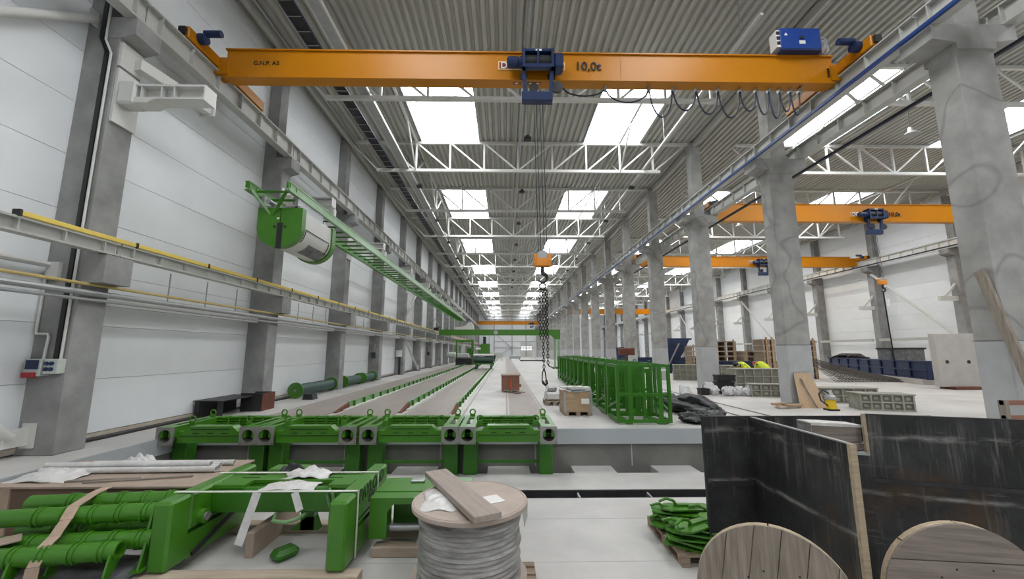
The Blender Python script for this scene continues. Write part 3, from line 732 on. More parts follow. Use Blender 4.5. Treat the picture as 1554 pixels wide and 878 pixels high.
# ================================================================== ORANGE CRANES
def crane(label, y, x0, x1, hoist_x, z0=8.70, hgt=0.72, dep=0.36, near=False, hook_z=None, hook_label=None, letters=True, railx=None):
    t = thing('bridge_crane', label, 'crane', (x0, y, z0), group='orange bridge cranes')
    yb = y + dep; zt = z0 + hgt; zc = 9.17
    g = MB(); g.box(x0 + 0.03, x1 - 0.03, y + 0.02, yb - 0.02, z0, zt); gd = part('girder', g, 'orange', t)
    part('top_flange', MB().box(x0, x1, y - 0.03, yb + 0.03, zt, zt + 0.035), 'orange', t)
    part('bottom_flange', MB().box(x0, x1, y, yb, z0 - 0.03, z0 + 0.002), 'orange', t)
    if near:
        part('weld_seam', MB().box(3.07, 3.08, y + 0.012, y + 0.03, z0, zt), 'orange', gd)
        for xe in (x0 + 0.02, x1 - 0.2):
            for i in range(4): part('bolt', MB().box(xe + 0.02, xe + 0.07, y - 0.005, y + 0.03, z0 + 0.15 + i * 0.07, z0 + 0.19 + i * 0.07), 'black', gd)
    ra, rb = railx if railx else (x0 - 0.35, x1 + 0.25)
    for sx, rx in ((0, ra), (1, rb)):
        ec = part('end_carriage', MB().cbox(rx - 0.13, rx + 0.13, y - 1.05, y + 2.0, zc, zc + 0.30, 0.02), 'orange', t)
        cx0, cx1 = (rx - 0.05, x0 + 0.1) if sx == 0 else (x1 - 0.1, rx + 0.05)
        part('joint_plate', MB().box(cx0, cx1, y - 0.02, yb + 0.02, z0 + 0.05, zc + 0.28), 'orange', ec)
        for yy in (y - 0.75, y + 1.7): part('wheel', MB().lathe([(0.13, -0.05), (0.13, 0.05)], (rx, yy, zc + 0.12), 'X', 16), 'dark_steel', ec, True)
        sg = 1 if sx == 0 else -1
        mt = MB(); mt.tube((rx + sg * 0.14, y - 0.72, zc + 0.22), (rx + sg * 0.30, y - 0.72, zc + 0.22), 0.13, 14)
        md = part('travel_motor', mt, 'blue', ec, True)
        part('motor_body', MB().tube((rx + sg * 0.25, y - 0.72, zc + 0.36), (rx + sg * 0.65, y - 0.72, zc + 0.36), 0.085, 12), 'blue', t, True)
        part('buffer', MB().box(rx - 0.08, rx + 0.08, y - 1.12, y - 1.05, zc + 0.06, zc + 0.24), 'black', ec)
    # hoist trolley
    hx = hoist_x; s = MB()
    part('hoist_drum', MB().tube((hx - 0.34, y - 0.24, z0 + 0.30), (hx + 0.36, y - 0.24, z0 + 0.30), 0.17, 18), 'black', t, True)
    part('hoist_frame', MB().box(hx - 0.40, hx - 0.33, y - 0.45, y - 0.05, z0 + 0.02, z0 + 0.55).box(hx + 0.34, hx + 0.41, y - 0.45, y - 0.05, z0 + 0.02, z0 + 0.55)
         .box(hx - 0.40, hx + 0.41, y - 0.40, y - 0.1, z0 + 0.50, z0 + 0.57).box(hx - 0.40, hx + 0.41, y - 0.44, y - 0.3, z0 + 0.02, z0 + 0.12).box(hx - 0.02, hx + 0.03, y - 0.44, y - 0.38, z0 + 0.1, z0 + 0.52), 'blue', t)
    part('hoist_motor', MB().lathe([(0.10, -0.8), (0.145, -0.76), (0.145, -0.52), (0.12, -0.5), (0.15, -0.46), (0.15, -0.40)], (hx, y - 0.24, z0 + 0.29), 'X', 18), 'blue', t, True)
    part('gearbox', MB().cbox(hx + 0.41, hx + 0.66, y - 0.44, y - 0.06, z0 + 0.03, z0 + 0.47, 0.05), 'blue', t)
    part('name_plate', MB().box(hx - 0.06, hx + 0.10, y - 0.405, y - 0.40, z0 + 0.505, z0 + 0.555), 'paper', t)
    for dx in (-0.36, 0.37):
        part('trolley_arm', MB().bar((hx + dx, y - 0.25, z0 + 0.05), (hx + dx * 0.9, y - 0.2, z0 - 0.55), 0.10, 0.10), 'blue', t)
        part('trolley_wheel', MB().lathe([(0.10, -0.03), (0.10, 0.03)], (hx + dx, y - 0.12, z0 - 0.03), 'Y', 14), 'black', t, True)
    part('trolley_plate', MB().cbox(hx - 0.42, hx + 0.38, y - 0.28, y - 0.06, z0 - 0.80, z0 - 0.54, 0.02), 'blue', t)
    part('sheave', MB().lathe([(0.05, -0.04), (0.16, -0.03), (0.16, 0.03), (0.05, 0.04)], (hx + 0.5, y - 0.2, z0 - 0.38), 'Y', 16), 'dark_steel', t, True)
    part('sheave', MB().lathe([(0.05, -0.04), (0.13, -0.03), (0.13, 0.03), (0.05, 0.04)], (hx - 0.1, y - 0.15, z0 - 0.38), 'Y', 16), 'black', t, True)
    if letters:
        k = 1.0
        sg = part('sign_board', MB().box(hx - 1.03, hx + 0.75, y - 0.004, y + 0.03, z0 + 0.26, z0 + 0.50), 'sign_cream', t)
        part('sign_field', MB().box(hx - 1.0, hx + 0.72, y - 0.008, y, z0 + 0.285, z0 + 0.475), 'sign_red', sg)
        text('sign_lettering', 'DITTA-SERIA', 0.255, 'paper', sg, (hx - 0.97, y - 0.012, z0 + 0.375), (math.pi / 2, 0, 0), align='LEFT')
        text('load_lettering', '10,0t', 0.345, 'lettering', t, (hx + 1.37, y - 0.008, z0 + 0.37), (math.pi / 2, 0, 0), 0.006)
    # ropes, hook block
    if hook_z is not None:
        for dx in (-0.10, -0.035, 0.06, 0.13):
            part('rope', MB().tube((hx + dx, y - 0.1, z0 - 0.6), (hx + 0.08 + dx * 0.9, y - 0.1, hook_z + 0.28), 0.010, 5), 'rope', t)
        hb = part('hook_block', MB().cbox(hx - 0.10, hx + 0.26, y - 0.2, y + 0.0, hook_z, hook_z + 0.22, 0.03).cbox(hx - 0.14, hx - 0.04, y - 0.18, y - 0.02, hook_z + 0.02, hook_z + 0.32, 0.02).cbox(hx + 0.20, hx + 0.30, y - 0.18, y - 0.02, hook_z + 0.02, hook_z + 0.32, 0.02), 'hook_orange', t)
        part('sheave', MB().lathe([(0.13, -0.05), (0.13, 0.05)], (hx + 0.08, y - 0.1, hook_z + 0.28), 'Y', 16), 'steel_g', hb, True)
        part('shank', MB().tube((hx + 0.08, y - 0.1, hook_z + 0.02), (hx + 0.08, y - 0.1, hook_z - 0.16), 0.045, 10), 'black', hb, True)
        arc = [(hx + 0.08, y - 0.1, hook_z - 0.14)] + [(hx + 0.08 + 0.11 * math.sin(a), y - 0.1, hook_z - 0.27 + 0.11 * math.cos(a)) for a in [i * 0.35 for i in range(0, 13)]]
        part('hook', MB().path(arc, [0.04] + [0.05 - 0.0022 * i for i in range(13)], 8), 'black', hb, True)
    return t
CR = crane('big orange ten tonne bridge crane overhead, nearest to the camera', 9.78, -7.42, 8.86, 0.82, z0=8.94, hgt=0.74, near=True, hook_z=3.82, railx=(-7.68, 9.05))
text('model_lettering', 'G.N.P. A5', 0.165, 'lettering', CR, (-6.34, 9.795, 9.32), (math.pi / 2, 0, 0), 0.006)
text('number_lettering', '5', 0.2, 'lettering', CR, (8.0, 9.78 + 0.18, 8.905), (math.pi, 0, 0), 0.003)
# control cabinet on the girder
t = thing('control_cabinet', 'bright blue electrical cabinet on top of the near orange crane', 'cabinet', (7.6, 9.5, 9.455))
part('body', MB().cbox(7.12, 8.22, 9.3, 9.72, 9.47, 10.16, 0.015), 'cab_blue', t)
part('skirt', MB().box(7.05, 8.15, 9.26, 9.76, 9.456, 9.52), 'blue', t)
part('side_grille', MB().box(7.02, 7.12, 9.32, 9.6, 9.6, 10.1), 'paper', t)
for i in range(3): part('window', MB().box(7.025, 7.115, 9.312, 9.322, 9.66 + i * 0.15, 9.76 + i * 0.15), 'black', t)
part('label_plate', MB().box(7.62, 7.78, 9.292, 9.302, 9.68, 9.78), 'paper', t)
part('handle', MB().box(7.64, 7.74, 9.28, 9.302, 9.83, 9.90), 'dark_steel', t)
part('warning_sign', MB().prism([(7.22, 9.93), (7.32, 9.93), (7.27, 10.01)], 'Y', 9.292, 9.302), 'paper', t)
for i, (dx, dz) in enumerate(((0.05, 0.25), (0.12, 0.12), (0.10, 0.40))):
    part('cable_loop', MB().path([(8.22, 9.42, 9.75 + dz * 0.6), (8.32 + dx, 9.4, 9.72 + dz * 0.5), (8.38 + dx, 9.42, 9.6), (8.30 + dx, 9.45, 9.5), (8.22, 9.5, 9.55)], 0.028, 6), 'steel_g', t, True)
part('cable_entry', MB().tube((8.24, 9.42, 9.5), (8.36, 9.40, 9.62), 0.07, 8), 'card_l', t)
t.location += Vector((0.26, 0.33, 0.265))
# festoon loops of the flat cable hanging under the girder
t = thing('festoon_cable', 'row of dark cable loops hanging under the orange crane girder', 'cable', (2, 9.7, 8.6))
xs = [1.35, 2.5, 3.7, 4.35, 5.0, 5.6, 6.2, 6.65, 7.0, 7.3, 7.6, 7.85]
for i in range(len(xs) - 1):
    a, b = xs[i], xs[i + 1]
    sag = 0.40 if i == 1 else 0.62 + 0.1 * (i % 3)
    if i == 0: sag = 0.22
    pts = [(a + (b - a) * u, 9.72, 8.62 - sag * (1 - (2 * u - 1) ** 2) ** 0.6) for u in [j / 12 for j in range(13)]]
    part('cable_loop', MB().path(pts, 0.020, 6), 'rail_dark', t, True)
    part('carrier', MB().box(b - 0.03, b + 0.03, 9.66, 9.78, 8.56, 8.67), 'steel_g', t)
t.location += Vector((0.2, 0.33, 0.24))
rnd = random.Random(4)
for i in range(4):
    x = 0.28 + i * 0.19
    pl_ = part('warning_label', MB().box(x - 0.085, x + 0.085, 9.87, 9.99, 8.9065, 8.911), 'sign_red' if i != 2 else 'lettering', CR)
    part('pictogram', MB().box(x - 0.05, x + 0.05, 9.90, 9.96, 8.9045, 8.9075), 'sign_cream', pl_)
# chain sling hanging from the hook
t = thing('chain_sling', 'dark chain sling with two legs hanging from the crane hook', 'chain', (0.88, 9.35, 1.0))
HX, HY = 0.87, 9.35
part('master_link', MB().ring((HX, HY, 3.28), 0.075, 0.016, 'Y', 16, 6), 'chain', t, True)
link = shared_mesh('chain_link', MB().path([(0.026 * math.cos(a), 0, 0.045 * math.sin(a) * 1.1) for a in [i * math.pi / 5 for i in range(11)]], 0.009, 5, False), 'chain', True)
def chain(x, z1, z0):
    n = int((z1 - z0) / 0.075)
    for i in range(n):
        o = share('chain_link', link, t, (x - HX, HY - 9.35, z1 - 0.04 - i * 0.075 - 1.0), (0, 0, (i % 2) * math.pi / 2)); o.location.x = x - 0.88
chain(0.80, 3.2, 1.98); chain(0.87, 3.2, 1.5); chain(0.93, 3.2, 1.98); chain(0.975, 3.15, 1.40); chain(0.88, 1.55, 1.30)
part('spreader', MB().bar((0.78, HY, 3.2), (0.99, HY, 3.18), 0.03, 0.03), 'chain', t)
part('loop_leg', MB().path([(0.88, HY, 1.32), (0.84, HY, 1.22), (0.83, HY, 1.05), (0.88, HY - 0.02, 0.97), (0.93, HY, 1.05), (0.91, HY, 1.22), (0.88, HY, 1.32)], 0.014, 6), 'chain', t, True)
part('lower_hook', MB().path([(0.84, HY, 1.04), (0.86, HY, 0.98), (0.91, HY, 0.94), (0.95, HY, 0.98), (0.94, HY, 1.06)], [0.02, 0.03, 0.034, 0.028, 0.012], 8), 'chain', t, True)
part('trailing_leg', MB().path([(0.975, HY, 1.42), (1.0, HY + 0.05, 1.38), (1.08, HY + 0.2, 1.34), (1.16, HY + 0.4, 1.30)], 0.014, 6), 'chain', t, True)
t.location += Vector((0.03, 0.33, 0.07))
# cranes of the right nave and the far end
RA = crane('orange bridge crane of the right nave, nearest one behind the middle columns', 20.9, 11.3, 28.9, 19.85, hook_z=5.25, railx=(10.62, 29.45), hgt=0.92, z0=8.78)
crane('second orange bridge crane in the right nave, farther back', 32.7, 11.3, 28.9, 21.3, railx=(10.62, 29.45), hgt=0.8, z0=8.75)
crane('third orange bridge crane in the right nave, seen between distant columns', 76.0, 11.3, 28.9, 15.0, railx=(10.62, 29.45), hgt=0.9, letters=False)
crane('distant orange crane at the far end of the main hall', 108.0, -7.05, 8.70, 6.9, railx=(-7.68, 9.05), hgt=0.9, letters=False)
t = thing('chain_sling', 'thin dark sling with white tag hanging in the right nave', 'chain', (19.9, 20.8, 1.3))
part('leg', MB().path([(19.92, 20.8, 4.85), (19.96, 20.8, 3.0), (20.02, 20.8, 1.3)], 0.03, 6), 'chain', t)
part('tag', MB().box(19.98, 20.18, 20.79, 20.81, 4.1, 4.5), 'paper', t)

# ================================================================== GREEN TRACK AND DRUM ON THE LEFT WALL
TY0, TY1 = 10.55, 60.0
t = thing('hanging_track', 'long green ladder track hung along the left columns', 'track', (-6.4, TY0, 6.3))
for x, nm in ((-5.92, 'outer_rail'), (-7.02, 'wall_rail')):
    y1_ = TY1 if nm == 'outer_rail' else TY1
    m_ = MB(); m_.prism([(x - 0.06, 6.10), (x + 0.06, 6.10), (x + 0.06, 6.14), (x + 0.045, 6.14), (x + 0.045, 6.33), (x + 0.06, 6.33), (x + 0.06, 6.37), (x - 0.06, 6.37), (x - 0.06, 6.33), (x + 0.01, 6.33), (x + 0.01, 6.14), (x - 0.06, 6.14)], 'Y', TY0, y1_)
    rl = part(nm, m_, 'green_s' if nm == 'outer_rail' else 'green', t)
    for yy in (TY0 + 0.02, TY0 + 0.35): part('stiffener', MB().box(x - 0.06, x + 0.06, yy, yy + 0.02, 6.19, 6.31), 'green', rl)
rg = shared_mesh('rung', MB().box(-0.5, 0.5, -0.02, 0.02, -0.03, 0.03), 'green_d')
for i in range(75): share('rung', rg, t, (-0.07, 0.4 + i * 0.66, -0.08))
dg_ = MB(); dg_.bar((-6.0, TY0 + 0.1, 6.15), (-6.55, TY0 + 0.5, 5.55), 0.07, 0.07); part('front_strut', dg_, 'green', t)
part('front_strut', MB().bar((-6.95, TY0 + 0.1, 6.15), (-6.6, TY0 + 0.5, 5.55), 0.06, 0.06), 'green_s', t)
for k in range(1, 9):
    part('hanger', MB().box(-6.2, -6.1, YK(k) + 0.15, YK(k) + 0.2, 6.33, 6.80).box(-6.5, -6.1, YK(k) + 0.15, YK(k) + 0.2, 6.33, 6.40), 'steel_w', t)
    part('hanger_box', MB().cbox(-6.02, -5.88, YK(k) - 0.15, YK(k) + 0.05, 6.36, 6.62, 0.02), 'steel_w', t)
t = thing('cable_drum_trolley', 'large green and white housing hanging from the green wall track', 'cable drum', (-6.3, 11, 4.6))
DX, DZ, DR = -6.32, 5.22, 0.62
def dshape(r, top):
    return [(DX - r, DZ + top), *[(DX + r * math.cos(math.pi + a), DZ + r * 0.95 * math.sin(math.pi + a)) for a in [math.pi * i / 18 for i in range(19)]], (DX + r, DZ + top)]
fr = part('front_cap', MB().prism(dshape(DR, 0.55), 'Y', 11.0, 11.22), 'green', t, True)
part('slot', MB().cbox(DX - 0.06, DX + 0.10, 10.985, 11.02, DZ - 0.62, DZ + 0.12, 0.012), 'black', fr)
for dx in (-0.13, 0.17): part('bolt', MB().lathe([(0.03, -0.02), (0.03, 0.02)], (DX + dx, 10.99, DZ + 0.0), 'Y', 10), 'black', fr)
part('seam', MB().box(DX + 0.01, DX + 0.025, 10.994, 11.0, DZ + 0.12, DZ + 0.55), 'slot', fr)
part('sticker', MB().box(DX - 0.08, DX - 0.01, 10.994, 11.0, DZ + 0.22, DZ + 0.27), 'paper', fr)
part('shell', MB().prism(dshape(DR - 0.03, 0.52), 'Y', 11.22, 12.95), 'steel_w', t, True)
part('rear_cap', MB().prism(dshape(DR + 0.02, 0.55), 'Y', 12.95, 13.2), 'green', t, True)
# dark hatch let into the underside of the shell
hp = [(DX + (DR - 0.022) * math.cos(a), DZ + (DR - 0.022) * 0.95 * math.sin(a)) for a in [math.radians(d) for d in (285, 295, 305, 315, 325)]]
hq = [(DX + (DR - 0.06) * math.cos(a), DZ + (DR - 0.06) * 0.95 * math.sin(a)) for a in [math.radians(d) for d in (325, 315, 305, 295, 285)]]
part('hatch', MB().prism(hp + hq, 'Y', 11.75, 12.9), 'film_grey', t)
for yy in (11.3, 12.8): part('cover_edge', MB().path([(DX + (DR - 0.015) * math.cos(a), yy, DZ + (DR - 0.015) * 0.95 * math.sin(a)) for a in [math.radians(d) for d in range(-40, 5, 9)]], 0.012, 5), 'black', t)
part('cover_edge', MB().tube((DX + DR - 0.015, 11.3, DZ), (DX + DR - 0.015, 12.8, DZ), 0.012, 6), 'black', t)
part('hanger_frame', MB().box(DX - 0.6, DX + 0.5, 11.1, 11.2, 5.8, 5.86).box(DX - 0.6, DX + 0.5, 12.6, 12.7, 5.8, 5.86).box(DX - 0.62, DX - 0.54, 11.1, 12.7, 5.8, 6.16).box(DX + 0.34, DX + 0.42, 11.1, 12.7, 5.8, 6.16), 'steel_g', t)
part('pipe', MB().tube((DX - 0.3, 10.9, 5.93), (DX - 0.3, 12.9, 5.93), 0.07, 10), 'steel_g', t, True)

# ================================================================== GREEN GANTRY AND MACHINES DOWN THE HALL
t = thing('gantry_crane', 'green semi-gantry crane spanning the casting beds far down the hall', 'crane', (0, 42, 0))
part('girder', MB().box(-6.85, 5.66, 42, 42.4, 3.38, 3.98), 'green', t)
part('end_bracket', MB().prism([(4.7, 3.38), (5.66, 3.38), (5.66, 3.0), (5.1, 3.0)], 'Y', 42.02, 42.38), 'green', t)
for x in (5.1, 5.52): part('leg', MB().box(x - 0.07, x + 0.07, 42.05, 42.35, 0.18, 3.38), 'green_s', t)
part('leg_truck', MB().box(5.0, 5.62, 41.2, 43.2, 0.02, 0.2), 'green_d', t)
part('wall_truck', MB().box(-7.3, -6.8, 41.4, 43.0, 3.88, 4.15), 'black', t)
part('badge', MB().lathe([(0.22, -0.02), (0.22, 0.02)], (-1.0, 41.99, 3.68), 'Y', 16), 'steel_g', t)
cv = part('white_cover', MB().prism([(-5.2, 3.99), (-3.3, 3.99), (-3.4, 4.5), (-3.55, 4.72), (-3.85, 4.72), (-4.1, 4.42), (-4.6, 4.25), (-5.2, 4.2)], 'Y', 42.05, 43.2), 'steel_w', t)
part('walkway', MB().bar((-7.3, 42.3, 5.0), (-6.9, 42.3, 4.4), 0.1, 0.06), 'steel_w', t)
def rail_form(x, y0, label, red=True):
    t = thing('side_form', label, 'side form', (x, y0, 0.0), group='green side forms')
    part('rail', MB().box(x - 0.025, x + 0.025, y0 + 1.0, 100, 0.0, 0.21), 'green_s', t)
    part('end_piece', MB().prism([(y0, 0.0), (y0 + 1.0, 0.0), (y0 + 1.0, 0.16), (y0, 0.02)], 'X', x - 0.05, x + 0.05), 'rust', t)
    part('bottom_plate', MB().box(x + 0.03, x + 0.16, y0 + 0.5, 100, 0.0, 0.035), 'steel_w', t)
    rb = shared_mesh('rib', MB().box(0.02, 0.09, -0.03, 0.03, 0.03, 0.20), 'green_d')
    for i in range(40): share('rib', rb, t, (0, 1.4 + i * 0.95, 0))
rail_form(-4.98, 12.3, 'green ribbed side form of the leftmost casting bed')
rail_form(-3.08, 12.3, 'green ribbed side form of the middle casting bed, red end')
rail_form(-1.50, 12.0, 'green ribbed side form nearest to the hall centre')
t = thing('casting_machine', 'green casting machine with a wide dark roller straddling a bed', 'machine', (-2.2, 40, 0))
part('hopper', MB().prism([(-2.75, 1.4), (-1.55, 1.4), (-1.55, 2.5), (-2.4, 2.5), (-2.7, 2.0)], 'Y', 40.6, 42.0), 'green', t)
part('roller', MB().tube((-3.1, 40.2, 0.95), (-1.15, 40.2, 0.95), 0.30, 16), 'tarp_g', t, True)
part('roller_cover', MB().cbox(-3.15, -1.1, 40.0, 40.7, 1.28, 1.5, 0.05), 'film', t)
part('frame', MB().box(-3.15, -1.1, 39.9, 42.2, 0.5, 0.66), 'green_d', t)
for x in (-2.85, -1.4):
    for y in (39.95, 42.0): part('leg', MB().box(x - 0.08, x + 0.08, y, y + 0.16, 0.03, 0.55), 'green', t)
    part('wheel', MB().lathe([(0.2, -0.06), (0.2, 0.06)], (x, 39.9, 0.24), 'X', 14), 'tarp_g', t, True)
part('operator_seat', MB().cbox(-2.95, -2.45, 40.4, 40.9, 1.9, 2.1, 0.05), 'paper', t)
part('mast', MB().box(-2.25, -1.95, 41.0, 41.3, 2.5, 3.2), 'dark_steel', t)
t = thing('saw_machine', 'grey and black machine under a green arch on the left bed', 'machine', (-5.3, 52, 0))
part('arch', MB().box(-6.4, -4.1, 52.8, 53.1, 2.9, 3.2).box(-4.4, -4.1, 52.8, 53.1, 0.03, 2.9).box(-6.4, -6.2, 52.8, 53.1, 0.03, 2.9), 'green', t)
part('body', MB().cbox(-6.1, -4.6, 51.5, 52.7, 0.9, 1.5, 0.1), 'grey_box', t)
part('base', MB().cbox(-6.2, -4.2, 51.3, 52.9, 0.1, 0.9, 0.05), 'black', t)
part('tank', MB().tube((-7.3, 52, 1.3), (-6.3, 52, 1.3), 0.35, 14), 'grey_box', t, True)
part('pillar', MB().box(-5.6, -5.2, 52.0, 52.4, 1.5, 2.6), 'grey_box', t)
part('side_box', MB().box(-4.9, -4.3, 52.2, 52.9, 1.3, 2.1), 'green_d', t)
for i, (x, y, wd, h, m, nm, lab) in enumerate(((-1.6, 75, 2.4, 1.6, 'grey_box', 'concrete_bucket', 'grey rounded concrete bucket far down the hall'), (1.9, 80, 2.2, 0.9, 'steel_g', 'steel_trestle', 'low grey steel trestle near the end gate'),
                                     (4.6, 70, 4.2, 0.25, 'dark_steel', 'steel_plate_stack', 'flat dark steel plates on the floor near the gate'), (-2.6, 70, 1.8, 1.2, 'dark_steel', 'tool_trolley', 'dark trolley behind the green casting machine'))):
    t = thing(nm, lab, 'equipment', (x, y, 0))
    part('body', MB().cbox(x - wd / 2, x + wd / 2, y, y + 1.5, h * 0.35, h, min(0.1, h * 0.2)), m, t)
    for sx in (-1, 1): part('skid', MB().box(x + sx * wd * 0.4 - 0.08, x + sx * wd * 0.4 + 0.08, y, y + 1.5, 0, h * 0.36), m, t)
t = thing('wooden_box', 'brown wooden box with orange spray mark in the middle of the hall', 'box', (0.24, 18.4, 0))
part('body', MB().box(-0.17, 0.62, 18.2, 19.1, 0.10, 0.72), 'brown_box', t)
part('lid', MB().box(-0.21, 0.66, 18.15, 19.15, 0.72, 0.76), 'card_l', t)
for x in (-0.1, 0.24, 0.55): part('foot', MB().box(x - 0.06, x + 0.06, 18.22, 19.05, 0, 0.10), 'wood', t)
part('spray_mark', MB().prism([(0.20, 0.2), (0.27, 0.18), (0.30, 0.45), (0.26, 0.62), (0.21, 0.5)], 'Y', 18.195, 18.2), 'orange_mark', t)
part('latch', MB().box(0.62, 0.70, 18.3, 18.5, 0.22, 0.34), 'brown_box', t)
t = thing('scrap_boards', 'broken boards lying in front of the brown box', 'boards', (0.6, 17.6, 0))
for a, b in (((0.5, 17.95), (0.85, 18.05)), ((0.35, 17.5), (0.65, 17.55)), ((0.1, 18.0), (0.35, 17.97))): part('board', MB().bar((*a, 0.03), (*b, 0.02), 0.05, 0.02), 'rust', t)

# ================================================================== FOUR GREEN ANCHOR TABLES
def anchor_table():
    t = thing('anchor_table', '', 'table', (0, 0, 0), group='green anchor tables', world=False)
    W = 1.03; zt = 0.235
    for s in (-1, 1):
        cx = s * (W - 0.18)
        # side beam with open slot on its top, hollow look
        sb = MB()
        sb.box(cx - 0.16, cx - 0.06, 0.03, 1.5, 0.02, zt); sb.box(cx + 0.06, cx + 0.16, 0.03, 1.5, 0.02, zt)
        sb.box(cx - 0.07, cx + 0.07, 0.03, 0.30, zt - 0.04, zt); sb.box(cx - 0.07, cx + 0.07, 1.15, 1.5, zt - 0.04, zt)
        sb.box(cx - 0.07, cx + 0.07, 0.3, 1.5, 0.02, 0.05)
        b = part('side_beam', sb, 'green', t)
        # square flange plate with round opening
        n = 24; r = 0.135; q = 0.178; vs = []; F = []
        zc = 0.058
        for yy in (0.0, 0.03):
            for i in range(n):
                a = 2 * math.pi * i / n + math.pi / 4; ca, sa = math.cos(a), math.sin(a); k = q / max(abs(ca), abs(sa))
                vs.append((cx + ca * k, yy, zc + sa * k))
            for i in range(n):
                a = 2 * math.pi * i / n + math.pi / 4; vs.append((cx + math.cos(a) * r, yy, zc + math.sin(a) * r))
        for i in range(n):
            j = (i + 1) % n
            F += [(i, j, n + j, n + i), (2 * n + j, 2 * n + i, 3 * n + i, 3 * n + j), (i, 2 * n + i, 2 * n + j, j), (n + j, 3 * n + j, 3 * n + i, n + i)]
        part('end_flange', MB().add(vs, F), 'flange', b, label='bare steel square flange with round opening')
        part('sleeve', MB().pipe((cx, 0.004, zc), (cx, 0.5, zc), 0.142, 0.128, 24), 'flange', b, True)
        part('plug', MB().box(cx - 0.13, cx + 0.13, 0.40, 0.44, zc - 0.13, zc + 0.06), 'slot', b)
        for dx in (-0.155, 0.155): part('bolt', MB().box(cx + dx - 0.008, cx + dx + 0.008, -0.004, 0.002, zc - 0.163, zc - 0.147), 'black', b)
        # lifting eyes
        for (yy, xx) in ((1.38, cx - s * 0.0), (0.42, cx - s * 0.24)):
            e = MB(); e.ring((xx, yy, zt + 0.10), 0.062, 0.017, 'Y', 18, 6); e.box(xx - 0.06, xx + 0.06, yy - 0.017, yy + 0.017, zt - 0.06, zt + 0.055)
            part('lifting_eye', e, 'green', t, True)
        lg = MB().cbox(s * 0.82 - 0.155, s * 0.82 + 0.155, 0.40, 0.72, ZL - 0.3, 0.02, 0.02)
        part('leg', lg, 'green_d', t)
    # front cross beam: raised middle with chamfered shoulders, slots
    cb = part('front_beam', MB().prism([(-0.68, -0.10), (0.68, -0.10), (0.68, 0.13), (0.56, 0.13), (0.44, 0.235), (-0.44, 0.235), (-0.56, 0.13), (-0.68, 0.13)], 'Y', 0.12, 0.34), 'green', t)
    part('groove', MB().box(-0.62, 0.62, 0.112, 0.122, 0.035, 0.047), 'slot', cb)
    part('groove', MB().box(-0.40, 0.40, 0.112, 0.122, 0.165, 0.18), 'slot', cb)
    for x in (-0.3, 0.0, 0.3): part('slot', MB().box(x - 0.06, x + 0.06, 0.112, 0.122, 0.085, 0.10), 'slot', cb)
    for x in (-0.3, 0.0, 0.3): part('web_plate', MB().box(x - 0.012, x + 0.012, 0.30, 0.5, 0.02, 0.22), 'green', t)
    # rear comb beam of stacked bars and ribs
    for i in range(4): part('rear_bar', MB().box(-0.70, 0.70, 1.30, 1.36 + 0.0 * i, 0.03 + i * 0.06, 0.06 + i * 0.06), 'green', t)
    for x in (-0.4, -0.14, 0.14, 0.4): part('rib', MB().box(x - 0.014, x + 0.014, 1.26, 1.36, 0.02, 0.26), 'green', t)
    part('top_plate', MB().box(-0.70, 0.70, 1.36, 1.5, 0.02, 0.245), 'green', t)
    part('tie_bar', MB().box(-0.68, 0.68, 0.55, 0.60, -0.63, -0.57), 'green_d', t)
    return t
at = anchor_table()
for i, (cx, lab) in enumerate(((-6.17, 'leftmost green anchor table at the pit edge'), (-4.12, 'second green anchor table from the left at the pit edge'), (-2.00, 'third green anchor table from the left at the pit edge'), (0.06, 'rightmost green anchor table, beside the pale slab edge'))):
    o = at if i == 0 else clone(at, None)
    o.location = (cx, 8.8, 0); o['label'] = lab

